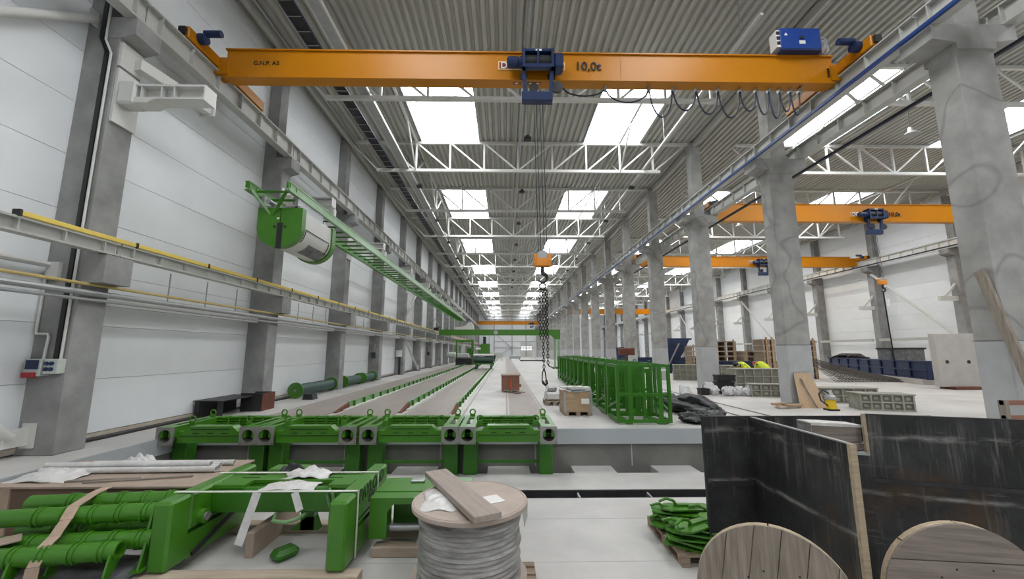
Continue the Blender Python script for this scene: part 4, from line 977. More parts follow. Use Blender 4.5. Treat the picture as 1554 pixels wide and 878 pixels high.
# ================================================================== GREEN CAGES, CRATES ON THE HALL FLOOR
def cage():
    t = thing('steel_cage', '', 'cage', (0, 0, 0), group='row of green steel cages', world=False)
    W, D, Hh = 1.36, 1.12, 1.46; s = 0.075
    for x in (0, W - s):
        for y in (0, D - s): part('post', MB().box(x, x + s, y, y + s, 0.04, Hh), 'green_d', t)
    for z in (0.04, Hh - s):
        for y in (0, D - s): part('rail', MB().box(s, W - s, y + 0.005, y + s - 0.005, z, z + s), 'green_d', t)
        for x in (0, W - s): part('rail', MB().box(x + 0.005, x + s - 0.005, s, D - s, z, z + s), 'green_d', t)
    part('middle_rail', MB().box(s, W - s, 0.01, 0.06, 0.68, 0.75), 'green_d', t)
    for x in (0.30, 1.04): part('stanchion', MB().box(x, x + 0.11, 0.005, 0.06, 0.115, Hh - s), 'green_d', t)
    part('stanchion', MB().box(0.66, 0.72, 0.005, 0.05, 0.115, Hh - s), 'green_d', t)
    # perforated panels with slots hung in the cage
    for y in (0.55,):
        pn = MB(); xs_ = [0.12, 0.26, 0.34, 0.54, 0.62, 0.82, 0.90, 1.06]; zs_ = [0.12, 0.2, 0.55, 0.78, 1.12, 1.3]
        pn.box(0.12, 1.06, y, y + 0.03, 0.12, 0.2); pn.box(0.12, 1.06, y, y + 0.03, 0.60, 0.72); pn.box(0.12, 1.06, y, y + 0.03, 1.22, 1.33)
        for a, b in ((0.12, 0.24), (0.36, 0.52), (0.62, 0.80), (0.92, 1.06)): pn.box(a, b - 0.04, y, y + 0.03, 0.2, 0.60); pn.box(a, b - 0.04, y, y + 0.03, 0.72, 1.22)
        part('slotted_panel', pn, 'green_d', t)
    for x in (0.35, 1.02): part('lifting_eye', MB().ring((x, 0.5, Hh + 0.035), 0.05, 0.013, 'Y', 14, 6), 'green_d', t, True)
    part('tag_plate', MB().box(1.14, 1.27, -0.004, 0.004, Hh - 0.16, Hh - 0.12), 'paper', t)
    part('side_strut', MB().bar((0.04, 0.1, 0.55), (0.04, D - 0.1, 0.30), 0.05, 0.05), 'green_d', t)
    part('side_strut', MB().bar((W - 0.04, 0.1, 0.30), (W - 0.04, D - 0.1, 0.55), 0.05, 0.05), 'green_d', t)
    for x in (0.3, 1.1): part('foot', MB().box(x - 0.08, x + 0.08, 0.0, D, 0, 0.04), 'green_d', t)
    return t
cg = cage()
for i in range(12):
    o = cg if i == 0 else clone(cg, None)
    o.location = (2.78 + 0.040 * i * 1.42, 10.35 + i * 1.42, 0); o.rotation_euler = (0, 0, -0.03)
    o['label'] = 'nearest green steel cage in the row, with slotted panels' if i == 0 else '%s green steel cage from the camera in the long row' % ORD[i]
def pallet(name, label, x, y, L, D, z, rz=0, group='wooden pallets', nb=7):
    t = thing(name, label, 'pallet', (x, y, z), rz, group, world=False)
    for i in range(nb):
        yy = -L / 2 + (L - 0.1) * i / (nb - 1)
        part('deck_board', MB().box(-D / 2, D / 2, yy, yy + 0.1, 0.115, 0.138), 'pallet', t)
    for xx in (-D / 2, -0.05, D / 2 - 0.1):
        part('stringer', MB().box(xx, xx + 0.1, -L / 2, L / 2, 0.095, 0.115), 'pallet', t)
        part('bottom_board', MB().box(xx, xx + 0.1, -L / 2, L / 2, 0.0, 0.02), 'pallet', t)
        for yy in (-L / 2, -0.07, L / 2 - 0.14): part('block', MB().box(xx, xx + 0.1, yy, yy + 0.14, 0.02, 0.095), 'pallet', t)
    return t
def wood_crate(x0, x1, y0, y1, z1):
    t = thing('wooden_crate', 'open pine crate on a pallet with grey parts heaped on top', 'crate', ((x0 + x1) / 2, y0, 0))
    for i, (za, zb) in enumerate(((0.13, 0.30), (0.305, 0.48), (0.485, 0.64))):
        part('front_plank', MB().box(x0, x1, y0, y0 + 0.025, za, zb), 'wood', t)
        part('left_plank', MB().box(x0, x0 + 0.025, y0 + 0.025, y1, za, zb), 'wood_y', t)
    part('liner', MB().box(x0 + 0.03, x1, y0 + 0.03, y1, 0.13, 0.62), 'card_l', t)
    for x in (x0 - 0.012, x1 - 0.05): part('corner_strip', MB().box(x, x + 0.06, y0 - 0.012, y0 + 0.03, 0.1, 0.66), 'steel_g', t)
    part('base', MB().box(x0, x1, y0, y1, 0.10, 0.13), 'pallet', t)
    for x in (x0, (x0 + x1) / 2 - 0.06, x1 - 0.12): part('block', MB().box(x, x + 0.12, y0, y1, 0.0, 0.10), 'pallet', t)
    part('label_sheet', MB().box(x1 - 0.30, x1 - 0.08, y0 - 0.004, y0, 0.33, 0.47), 'paper', t)
    return t
wood_crate(1.66, 2.44, 11.7, 12.75, 0.64)
def heap(name, label, cx, cy, z, rx, ry, n, m, cat, grp=None, sz=(0.4, 0.12, 0.05), pname='plate', levels=4, seed=1, twist=0.6):
    rnd = random.Random(seed); t = thing(name, label, cat, (cx, cy, z), group=grp)
    for i in range(n):
        a = rnd.uniform(-twist, twist); lx, ly, lz = sz[0] * rnd.uniform(0.6, 1.1), sz[1] * rnd.uniform(0.7, 1.2), sz[2]
        lev = i * levels // n
        px = cx + rnd.uniform(-rx, rx) * (1 - 0.12 * lev); py = cy + rnd.uniform(-ry, ry) * (1 - 0.12 * lev); pz = z + lz / 2 + lev * lz * 1.02
        d = Vector((math.cos(a), math.sin(a), 0)) * lx / 2
        part(pname, MB().bar((px - d.x, py - d.y, pz - 0.006), (px + d.x, py + d.y, pz + 0.006), ly, lz), m if isinstance(m, str) else rnd.choice(m), t)
    return t
heap('plate_heap', 'heap of grey plates and wood scraps on the pine crate', 2.05, 12.2, 0.645, 0.22, 0.35, 13, ['steel_g', 'grey_box', 'wood_grey', 'film'], 'plates', sz=(0.6, 0.35, 0.03), seed=3)
pallet('wooden_pallet', 'small pallet with wrapped grey machine part beside the pine crate', 1.64, 14.3, 0.9, 0.62, 0, nb=5)
t = thing('wrapped_part', 'grey machine part wrapped in film on a small pallet', 'machine part', (1.62, 14.3, 0.14))
part('block', MB().cbox(1.38, 1.88, 13.95, 14.7, 0.14, 0.42, 0.06), 'film', t)
part('upper_block', MB().cbox(1.42, 1.75, 14.05, 14.6, 0.42, 0.62, 0.06), 'steel_g', t)
part('loose_film', MB().path([(1.3, 13.9, 0.2), (1.34, 13.88, 0.42), (1.42, 13.95, 0.58)], 0.03, 6), 'film', t, True)
# grey-black tarpaulin rolls beside the cages
def blob(pts, radii, squash=0.6, n=14, seed=0, amp=0.18):
    rnd = random.Random(seed); m_ = MB(); vs = []; k = len(pts)
    for i, (p, r) in enumerate(zip(pts, radii)):
        d = Vector(pts[min(i + 1, k - 1)]) - Vector(pts[max(i - 1, 0)]); d.normalize(); sd = Vector((d.y, -d.x, 0)).normalized()
        for j in range(n):
            a = 2 * math.pi * j / n; q = r * (1 + amp * rnd.uniform(-1, 1))
            v = Vector(p) + sd * math.cos(a) * q + Vector((0, 0, 1)) * (math.sin(a) * q * squash)
            vs.append(v)
    F = []
    for i in range(k - 1):
        for j in range(n): F.append((i * n + j, i * n + (j + 1) % n, (i + 1) * n + (j + 1) % n, (i + 1) * n + j))
    F += [tuple(range(n - 1, -1, -1)), tuple((k - 1) * n + j for j in range(n))]
    return m_.add(vs, F)
from mathutils import noise as mnoise
def blob(pts, radii, squash=0.6, n=30, seed=0, amp=0.18, k=30):
    pts = [Vector(p) for p in pts]; m_ = MB(); vs = []; L0 = len(pts) - 1; rings = []
    for i in range(k):
        f = L0 * i / (k - 1); j = min(int(f), L0 - 1); u = f - j; u2 = u * u * (3 - 2 * u)
        rings.append((pts[j].lerp(pts[j + 1], u), radii[j] + (radii[j + 1] - radii[j]) * u2))
    zmin = 1e9
    for i, (p, r) in enumerate(rings):
        d = (rings[min(i + 1, k - 1)][0] - rings[max(i - 1, 0)][0]).normalized(); sd = Vector((d.y, -d.x, 0)).normalized()
        for j in range(n):
            a_ = 2 * math.pi * j / n; c_ = Vector((math.cos(a_), math.sin(a_), i * 0.35 * 10 / k))
            q = r * (1 + amp * 1.6 * mnoise.noise(c_ * 1.3 + Vector((seed * 3.1, 0, 0))) - amp * 1.3 * abs(mnoise.noise(c_ * 3.0 + Vector((0, seed * 2.3, 0)))))
            vs.append(p + sd * math.cos(a_) * q + Vector((0, 0, max(-p.z * 0.98 if p.z < r * squash else -9, math.sin(a_) * q * squash))))
    F = []
    for i in range(k - 1):
        for j in range(n): F.append((i * n + j, i * n + (j + 1) % n, (i + 1) * n + (j + 1) % n, (i + 1) * n + j))
    F += [tuple(range(n - 1, -1, -1)), tuple((k - 1) * n + j for j in range(n))]
    return m_.add(vs, F)
def soft(name, label, cat, mb_, m, group=None):
    o = single(name, mb_, m, label, cat, group, True)
    for p in o.data.polygons: p.use_smooth = True
    return o
soft('tarpaulin', 'long dark tarpaulin roll lying beside the green cages', 'tarpaulin', blob([(5.55, 10.55, .2), (5.5, 10.7, .24), (5.35, 11.3, .26), (5.2, 12.2, .27), (5.15, 13.2, .25), (5.2, 14.2, .2), (5.2, 14.5, .18)], [.1, .28, .36, .38, .36, .3, .1], 0.65, seed=4, amp=.45), 'tarp', 'tarpaulins')
soft('tarpaulin', 'crumpled dark tarpaulin lying closest to the pit beside the cages', 'tarpaulin', blob([(4.45, 10.5, .12), (4.6, 10.55, .15), (5.0, 10.5, .16), (5.35, 10.4, .14), (5.45, 10.4, .12)], [.1, .24, .28, .25, .1], 0.55, seed=9, amp=.5), 'tarp', 'tarpaulins')

# ================================================================== LEFT SIDE SMALL THINGS
t = thing('steel_trestle', 'black steel bench standing against the left wall panels', 'bench', (-8.0, 11.6, 0))
part('top_plate', MB().box(-8.48, -7.62, 11.45, 13.1, 0.44, 0.46), 'dark_steel', t)
for y in (11.5, 12.9): part('leg_plate', MB().box(-8.45, -8.30, y, y + 0.025, 0.045, 0.44).box(-7.85, -7.7, y, y + 0.025, 0.0, 0.44), 'dark_steel', t)
part('back_web', MB().box(-8.32, -8.29, 11.5, 13.0, 0.045, 0.44), 'black', t)
t = thing('steel_box', 'open black steel box at the foot of the second left column', 'box', (-7.6, 12.9, 0))
part('front', MB().box(-7.98, -7.36, 12.7, 12.73, 0, 0.52), 'dark_steel', t); part('side', MB().box(-7.38, -7.35, 12.73, 13.4, 0, 0.52), 'rust', t)
part('back', MB().box(-7.98, -7.36, 13.38, 13.41, 0, 0.52), 'dark_steel', t); part('lid_edge', MB().box(-7.99, -7.34, 12.69, 12.74, 0.50, 0.535), 'dark_steel', t)
def roller(label, y0, y1, x=-8.02):
    t = thing('cable_roller', label, 'roller', (x, y0, 0), group='green rollers by the left wall')
    for y in (y0, y1): part('flange', MB().lathe([(0.30, -0.02), (0.30, 0.02)], (x, y, 0.30), 'Y', 28), 'green', t, True)
    part('barrel', MB().tube((x, y0 + 0.02, 0.30), (x, y1 - 0.02, 0.30), 0.22, 20), 'tarp_g', t, True)
    part('hub', MB().lathe([(0.05, -0.03), (0.05, 0.03)], (x, y0 - 0.02, 0.30), 'Y', 12), 'flange', t, True)
roller('green roller with round flange in the second left bay, nearest one', 16.0, 19.2)
roller('green roller on the floor in the third left bay', 20.5, 22.7)
roller('farthest green roller on the left, behind the other two', 23.2, 25.0)
single('steel_block', MB().prism([(-7.55, 0), (-7.15, 0), (-7.2, 0.2), (-7.5, 0.2)], 'Y', 15.6, 16.0), 'dark_steel', 'dark steel foot block in front of the nearest green roller', 'block')
# electrics on the front left column
t = thing('socket_box', 'grey socket box with red and blue outlets on the front left column', 'socket box', (-8.1, 7.5, 1.3))
part('left_box', MB().cbox(-8.44, -8.14, 7.34, 7.5, 1.36, 1.66, 0.01), 'grey_box', t); part('right_box', MB().cbox(-8.12, -7.87, 7.36, 7.5, 1.40, 1.66, 0.01), 'grey_box', t)
part('cover', MB().box(-8.40, -8.18, 7.33, 7.345, 1.48, 1.64), 'blue', t); part('red_outlet', MB().cbox(-8.42, -8.2, 7.29, 7.36, 1.335, 1.43, 0.015), 'red', t)
for i in range(2):
    for j in range(2): part('outlet', MB().lathe([(0.035, -0.02), (0.035, 0.02)], (-8.06 + i * 0.09, 7.355, 1.48 + j * 0.10), 'Y', 14), 'blue', t, True)
t = thing('cable_duct', 'black cable duct and pale tube running up the front left column', 'duct', (-8.02, 7.45, 1.66))
part('duct', MB().box(-8.06, -7.98, 7.44, 7.497, 1.66, 7.75).bar((-8.02, 7.47, 7.74), (-8.17, 7.47, 8.05), 0.08, 0.055).box(-8.21, -8.13, 7.44, 7.49, 8.03, 12.3), 'black', t)
part('tube', MB().path([(-7.94, 7.46, 1.66), (-7.94, 7.46, 7.72), (-8.09, 7.46, 8.02), (-8.09, 7.46, 12.3)], 0.022, 8), 'steel_w', t, True)
part('branch_tube', MB().path([(-8.24, 7.46, 1.66), (-8.22, 7.46, 2.05), (-8.24, 7.46, 2.1), (-8.44, 7.46, 2.1), (-8.46, 7.46, 2.15), (-8.46, 7.46, 3.3)], 0.022, 8), 'steel_w', t, True)
t = thing('junction_box', 'small white junction box beside the low pipes on the front left column', 'junction box', (-8.3, 7.45, 3.1))
part('box', MB().box(-8.42, -8.22, 7.42, 7.497, 3.12, 3.42), 'steel_w', t)
part('pipe', MB().path([(-8.40, 4.5, 3.36), (-8.40, 7.45, 3.36)], 0.05, 8), 'steel_w', t, True)
for k, xx, lab in ((3, -8.2, 'small dark switch box on the fourth left column'), (6, -8.2, 'tiny dark switch box on the seventh left column')):
    t = thing('switch_box', lab, 'switch box', (xx, YK(k), 1.4), group='switch boxes')
    part('box', MB().cbox(xx - 0.11, xx + 0.11, YK(k) - 0.12, YK(k) - 0.002, 1.35, 1.7, 0.01), 'dark_steel', t)
    part('conduit', MB().path([(xx, YK(k) - 0.03, 1.7), (xx + 0.08, YK(k) - 0.03, 2.2), (xx - 0.2, YK(k) - 0.03, 2.25), (xx - 0.2, YK(k) - 0.03, 2.7)], 0.02, 6), 'steel_w', t)
t = thing('distribution_board', 'white distribution board with cables on the fifth left column', 'switch box', (-8.1, YK(4), 0))
part('cabinet', MB().cbox(-8.4, -7.95, YK(4) - 0.2, YK(4) - 0.002, 1.35, 1.85, 0.01), 'paper', t); part('cable', MB().box(-8.2, -8.05, YK(4) - 0.1, YK(4) - 0.01, 0, 1.36), 'dark_steel', t)

# ================================================================== FOREGROUND LEFT
# big cardboard-covered crate with pipes on it
t = thing('long_crate', 'long brown board crate under the white pipes, bottom left', 'crate', (-5.7, 6.0, ZL))
part('front_board', MB().box(-7.08, -4.3, 6.0, 6.03, ZL + 0.12, -0.06), 'card', t); part('body', MB().box(-7.07, -4.31, 6.03, 7.3, ZL + 0.12, -0.062), 'card', t)
part('lid', MB().box(-7.12, -4.27, 5.96, 7.33, -0.06, -0.035), 'card_l', t)
for x in (-5.62, -6.9): part('batten', MB().box(x, x + 0.15, 5.975, 6.0, ZL + 0.12, -0.06), 'strap_brown', t)
for x in (-6.8, -5.7, -4.6): part('skid', MB().box(x, x + 0.14, 6.05, 7.25, ZL, ZL + 0.12), 'wood_y', t)
part('lid_seam', MB().box(-7.1, -4.3, 6.62, 6.64, -0.035, -0.030), 'card', t)
for i, (y, x0, x1, z) in enumerate(((6.55, -7.0, -4.42, 0.015), (6.66, -6.9, -4.45, 0.015), (6.77, -7.05, -4.5, 0.015), (6.62, -7.0, -4.55, 0.075), (6.95, -6.6, -4.4, 0.01))):
    t = thing('white_pipe', 'wrapped white pipe on the long crate, %s' % ['front of the bundle', 'second from the front', 'rear of the bundle', 'on top of the bundle', 'lying alone at the back'][i], 'pipe', ((x0 + x1) / 2, y, z - 0.05), group='white pipes on the long crate')
    part('tube', MB().pipe((x0, y, z), (x1, y + 0.05, z), 0.042, 0.032, 12), 'film', t, True)
    part('end_cap', MB().tube((x1 - 0.03, y + 0.05, z), (x1 - 0.01, y + 0.05, z), 0.031, 12), 'steel_g', t, True)
from mathutils import noise as mnoise
def crumple(name, label, cat, cx, cy, z, rx, ry, h, m, seed, rz=0.0, n=26, group=None):
    g = MB(); vs = []
    for j in range(n):
        for i in range(n):
            u, v = 2 * i / (n - 1) - 1, 2 * j / (n - 1) - 1
            e = 1 + 0.25 * mnoise.noise((u * 2 + seed, v * 2, 3.0)); q = max(0.0, 1 - (u * u + v * v) ** 0.9 * 0.75)
            f = 0.35 + abs(mnoise.noise((u * 1.8 + seed, v * 1.8, 0.3))) * 0.9 + abs(mnoise.noise((u * 4 + seed, v * 4, 1.3))) * 0.35
            x, y = u * rx * e, v * ry * e
            vs.append((cx + x * math.cos(rz) - y * math.sin(rz), cy + x * math.sin(rz) + y * math.cos(rz), z + 0.004 + h * q * f))
    g.add(vs, [(j * n + i, j * n + i + 1, (j + 1) * n + i + 1, (j + 1) * n + i) for j in range(n - 1) for i in range(n - 1)])
    o = single(name, g, m, label, cat, group)
    for p in o.data.polygons: p.use_smooth = True
    sd = o.modifiers.new('thickness', 'SOLIDIFY'); sd.thickness = 0.004; sd.offset = 1
    return o
crumple('plastic_film', 'crumpled clear film heap on the left end of the crate', 'film', -6.62, 6.42, -0.035, 0.42, 0.3, 0.15, 'film', 3.1)
crumple('film_wrap', 'wrapped pale foam block standing on the back of the crate', 'packaging', -6.05, 7.15, -0.035, 0.28, 0.12, 0.17, 'film', 4.4, -0.1)
single('paper_sheet', MB().bar((-5.25, 7.1, -0.028), (-4.6, 7.15, -0.028), 0.3, 0.006), 'paper', 'white paper sheet at the right end of the crate lid', 'paper')
t = thing('wood_strips', 'loose grey wooden strips on the crate lid near its front edge', 'strips', (-5.6, 6.3, -0.03))
for a, b in (((-6.2, 6.15), (-5.3, 6.3)), ((-5.9, 6.1), (-4.6, 6.38))): part('strip', MB().bar((*a, -0.022), (*b, -0.022), 0.05, 0.02), 'wood_grey_x', t)
# bundle of green pipes with feet
def green_pipe(label, x0, x1, y0, y1, z, r=0.098, feet=True):
    t = thing('green_pipe', label, 'pipe', ((x0 + x1) / 2, y1, z - r), group='green pipes strapped in a bundle')
    d = Vector((x1 - x0, y1 - y0, 0)).normalized(); L_ = math.hypot(x1 - x0, y1 - y0)
    p = part('tube', MB().pipe((x0, y0, z), (x1, y1, z), r, r - 0.022, 22), 'green', t, True)
    for s_ in [0.12 + 0.28 * i for i in range(int(L_ / 0.30))]:
        for e_ in (0, 0.05):
            c_ = Vector((x1, y1, z)) - d * (s_ + e_)
            part('clamp_ring', MB().pipe(c_ - d * 0.010, c_ + d * 0.010, r + 0.014, r - 0.002, 18), 'green', t, True)
    if feet:
        for s_ in (0.03, 0.95):
            c_ = Vector((x1, y1, z)) - d * s_; nrm = Vector((d.y, -d.x, 0))
            part('foot_plate', MB().prism([(-0.10, -0.02), (0.09, 0.02), (-0.06, -0.30), (-0.16, -0.30)], 'X', -0.012, 0.012) if False else MB().add(
                [c_ + d * e + nrm * a + Vector((0, 0, b)) for e in (-0.012, 0.012) for a, b in ((0.105, 0.0), (-0.08, -0.07), (0.10, -0.27), (0.19, -0.27))],
                [(0, 1, 2, 3), (7, 6, 5, 4), (0, 4, 5, 1), (1, 5, 6, 2), (2, 6, 7, 3), (3, 7, 4, 0)]), 'green', t)
            part('foot_base', MB().bar(c_ + nrm * 0.09 + Vector((0, 0, -0.27)), c_ + nrm * 0.23 + Vector((0, 0, -0.265)), 0.12, 0.012), 'green', t)
    return t
PB = ZL + 0.43
green_pipe('green pipe lowest and closest to the camera in the bundle', -5.9, -4.30, 4.72, 4.98, PB)
green_pipe('green pipe in the lower row, behind the closest one', -5.9, -4.12, 5.02, 5.22, PB + 0.02)
green_pipe('green pipe in the upper row, closest to the camera', -5.9, -4.20, 5.13, 5.36, PB + 0.27)
green_pipe('green pipe on top at the back of the bundle', -5.9, -4.15, 5.47, 5.62, PB + 0.32)
green_pipe('green pipe at the bottom back of the bundle', -5.9, -4.22, 5.42, 5.55, PB + 0.04)
t = thing('paper_strap', 'brown paper strap bent over the green pipe bundle', 'strap', (-4.8, 5.2, PB - 0.2))
pts = [(-5.22, 5.72, PB + 0.43), (-5.16, 5.5, PB + 0.435), (-5.10, 5.2, PB + 0.385), (-5.05, 5.08, PB + 0.28), (-5.03, 4.96, PB + 0.15), (-5.0, 4.84, PB + 0.10), (-4.98, 4.74, PB - 0.06), (-4.97, 4.72, PB - 0.2)]
for i in range(len(pts) - 1): part('strap_piece', MB().bar(pts[i], pts[i + 1], 0.11, 0.01), 'strap_brown', t)
single('cardboard_scrap', MB().bar((-5.75, 4.70, PB + 0.115), (-5.45, 5.02, PB + 0.125), 0.26, 0.012), 'card_l', 'loose pale cardboard piece lying on the front green pipe', 'cardboard')
t = thing('dark_film_sheet', 'dark grey plastic film spread under the green pipes', 'film', (-5.0, 5.0, ZL))
g = MB(); rnd = random.Random(5); nx, ny = 16, 10; vs = []
for j in range(ny):
    for i in range(nx): vs.append((-6.3 + 2.25 * i / (nx - 1), 4.25 + 1.4 * j / (ny - 1), ZL + 0.14 + 0.05 * rnd.random() + (0.0 if 0 < i < nx - 1 and 0 < j < ny - 1 else -0.12)))
g.add(vs, [(j * nx + i, j * nx + i + 1, (j + 1) * nx + i + 1, (j + 1) * nx + i) for j in range(ny - 1) for i in range(nx - 1)])
fs = part('sheet', g, 'film_grey', t, True); s_ = fs.modifiers.new('soften', 'SUBSURF'); s_.levels = 1; s_.render_levels = 2
sd_ = fs.modifiers.new('thickness', 'SOLIDIFY'); sd_.thickness = 0.006
for i, y in enumerate((4.45, 5.35)): single('support_timber', MB().box(-6.2, -4.25, y - 0.05, y + 0.05, ZL, ZL + 0.10), 'timber', ['squared timber under the green pipes, front one', 'squared timber under the green pipes, back one'][i], 'timber', 'timbers under the pipes')
# strapped green machine frame
t = thing('strapped_machine', 'big green PAYLOAD machine frame strapped on timber beams, foreground left', 'machine frame', (-2.95, 5.9, ZL))
zb, zt = ZL + 0.125, 0.06
for s, (a, b) in enumerate(((-4.08, -3.86), (-2.06, -1.84))):
    sp = part('side_beam', MB().cbox(a, b, 5.38, 6.72, zb + 0.33, zt - 0.001, 0.03), 'green', t)
    part('front_post', MB().cbox(a, b, 5.07, 5.40, zb, zt - 0.002, 0.03), 'green', t)
    part('rear_post', MB().cbox(a + 0.01, b - 0.01, 6.42, 6.72, zb, zt - 0.3, 0.03), 'green', t)
    part('lower_panel', MB().box(a + 0.008, b - 0.008, 5.38, 6.45, zb + 0.01, zb + 0.295), 'green', t)
xs_ = -1.84
part('groove', MB().box(xs_ - 0.002, xs_ + 0.004, 5.5, 6.7, -0.30, -0.285), 'slot', sp)
part('maker_plate', MB().box(xs_ - 0.002, xs_ + 0.006, 5.85, 6.08, -0.21, -0.12), 'dark_steel', sp)
text('side_lettering', 'PAYLOAD', 0.23, 'lettering_g', sp, (xs_ + 0.003, 5.98, -0.03), (math.pi / 2, 0, math.pi / 2), 0.003)
part('cross_beam', MB().cbox(-3.87, -2.05, 5.74, 5.86, -0.30, 0.0, 0.02), 'green_d', t)
tp = MB(); tp.box(-3.90, -2.02, 5.95, 6.30, 0.0, 0.045); tp.box(-3.86, -3.45, 5.74, 5.95, 0.0, 0.045); tp.box(-2.35, -2.06, 5.74, 5.95, 0.0, 0.045)
tpl = part('top_plate', tp, 'green', t)
part('cross_beam', MB().cbox(-3.87, -2.05, 5.95, 6.1, -0.28, 0.0, 0.02), 'green', t)
for x in (-3.55, -2.4):
    for y in (6.05, 6.2): part('slot', MB().box(x - 0.12, x + 0.12, y - 0.012, y + 0.012, 0.0455, 0.049), 'slot', tpl)
part('rear_block', MB().cbox(-3.55, -3.0, 6.45, 6.72, -0.25, 0.05, 0.02), 'green', t)
for s in (-1, 1):
    xx = -3.86 if s < 0 else -2.06
    part('pivot_boss', MB().tube((xx, 5.58, -0.27), (xx - s * 0.06, 5.58, -0.27), 0.085, 20), 'green', t, True)
    part('pivot_pin', MB().tube((xx, 5.58, -0.27), (xx - s * 0.085, 5.58, -0.27), 0.05, 16), 'flange', t, True)
    part('diagonal_rod', MB().bar((xx - s * 0.04, 5.42, zb + 0.06), (xx - s * 0.04, 6.4, -0.36), 0.03, 0.05), 'black', t)
part('hose', MB().path([(-2.6, 5.9, -0.31), (-2.66, 5.62, -0.33), (-2.78, 5.56, -0.35), (-2.95, 5.58, -0.34), (-3.0, 5.72, -0.31)], 0.024, 8), 'green_s', t, True)
part('hose', MB().path([(-2.3, 5.72, -0.22), (-2.33, 5.68, -0.05), (-2.30, 5.66, 0.02), (-2.26, 5.68, -0.05), (-2.25, 5.72, -0.22)], 0.02, 8), 'green_s', t, True)
part('drop_leg', MB().box(-2.80, -2.62, 6.0, 6.12, -0.62, -0.28), 'green_d', t)
part('drop_foot', MB().prism([(-2.95, -0.62), (-2.55, -0.62), (-2.62, -0.45), (-2.72, -0.45)], 'Y', 6.0, 6.12), 'green_d', t)
for i, (y, x0, x1, lab) in enumerate(((5.10, -4.28, -1.66, 'front timber beam carrying the green machine frame'), (6.50, -4.2, -1.36, 'rear timber beam carrying the green machine frame'))):
    single('timber_beam', MB().cbox(x0, x1, y - 0.09, y + 0.09, ZL, ZL + 0.122, 0.008), 'timber', lab, 'timber', 'timbers under the machine frame')
single('timber_beam', MB().cbox(-3.35, -3.24, 5.7, 6.9, ZL, ZL + 0.30, 0.006), 'card_l', 'upright board standing below the green machine frame', 'timber')
t = thing('packing_strap', 'white packing straps tied around the green machine frame', 'strap', (-1.84, 6.0, ZL))
for i, y in enumerate((5.42, 6.22)):
    part('side_run', MB().box(-1.838, -1.832, y - 0.025, y + 0.025, ZL + 0.13, zt + 0.01), 'strap', t)
    part('top_run', MB().box(-4.1, -1.832, y - 0.025, y + 0.025, zt + 0.003, zt + 0.010), 'strap', t)
part('loose_end', MB().bar((-3.08, 5.40, 0.06), (-3.22, 5.34, -0.52), 0.10, 0.006, (0, 1, 0)), 'film', t)
part('loose_end', MB().bar((-2.62, 5.40, 0.06), (-2.52, 5.36, -0.14), 0.09, 0.006, (0, 1, 0)), 'film', t)
crumple('rag_heap', 'heap of white rags and straps on top of the green frame', 'rags', -2.78, 6.14, 0.046, 0.30, 0.16, 0.15, 'film', 7.7)
crumple('dark_rag', 'black crumpled film beside the white rags on the green frame', 'rags', -3.12, 6.36, -0.005, 0.22, 0.12, 0.2, 'black', 9.2)
crumple('film_sheet', 'flat white film sheet on the front of the green frame top', 'film', -2.86, 5.86, 0.002, 0.33, 0.2, 0.05, 'film', 5.5)
single('green_lump', MB().cbox(-2.95, -2.72, 5.55, 5.86, ZL, ZL + 0.13, 0.05), 'green_d', 'small dark green block on the floor inside the frame', 'block', rot=(0, 0, -0.6))
# second green machine behind the reel
t = thing('green_machine', 'second green machine base on timbers, half hidden behind the reel', 'machine base', (-1.1, 6.1, ZL))
part('deck', MB().box(-1.78, -0.50, 5.95, 6.55, -0.16, -0.11), 'green', t)
part('front_arch', MB().prism([(-1.78, -0.62), (-1.55, -0.62), (-1.55, -0.30), (-1.47, -0.20), (-1.22, -0.20), (-1.12, -0.30), (-1.12, -0.70), (-0.75, -0.70), (-0.60, -0.12), (-1.78, -0.12)], 'Y', 5.72, 5.95), 'green', t)
part('inner_body', MB().box(-1.56, -1.1, 6.1, 6.4, -0.65, -0.18), 'green_d', t)
part('shaft', MB().tube((-1.7, 5.9, -0.55), (-0.9, 5.9, -0.55), 0.05, 12), 'steel_g', t, True)
part('sensor_plate', MB().cbox(-1.38, -1.18, 6.3, 6.42, -0.108, -0.075, 0.008), 'steel_g', t)
for x in (-0.95, -0.85, -0.75): part('bolt', MB().lathe([(0.012, -0.004), (0.012, 0.004)], (x, 6.3, -0.106), 'Z', 8), 'slot', t)
for i, (y, z) in enumerate(((5.78, ZL), (6.35, ZL))): single('timber_beam', MB().cbox(-1.72, -0.55, y - 0.1, y + 0.1, ZL + 0.002, ZL + 0.12, 0.006), 'timber', ['front timber under the second green machine', 'rear timber under the second green machine'][i], 'timber', 'timbers under the second machine')
# wrapped cable reel on pallet with a plank on top
pallet('wooden_pallet', 'pallet under the wrapped cable reel', -0.33, 4.72, 1.1, 1.36, ZL)
RC = (-0.40, 4.97); rz0 = ZL + 0.14
t = thing('cable_reel', 'cable reel lying flat, wrapped in grey film, with round board top', 'cable reel', (*RC, rz0))
prof = [(0.50, 0.0), (0.60, 0.02)]
rnd = random.Random(2)
for i in range(15):
    z = 0.04 + i * 0.048; prof += [(0.555 + rnd.uniform(-.008, .012), z), (0.572 + rnd.uniform(-.01, .014), z + 0.024)]
prof += [(0.56, 0.755)]
part('wrapped_cable', MB().lathe([(r, rz0 + h) for r, h in prof], (*RC, 0), 'Z', 56), 'wrap', t, True)
part('top_disc', MB().lathe([(0.63, rz0 + 0.755), (0.655, rz0 + 0.76), (0.655, rz0 + 0.80), (0.645, rz0 + 0.808)], (*RC, 0), 'Z', 64), 'disc', t, True)
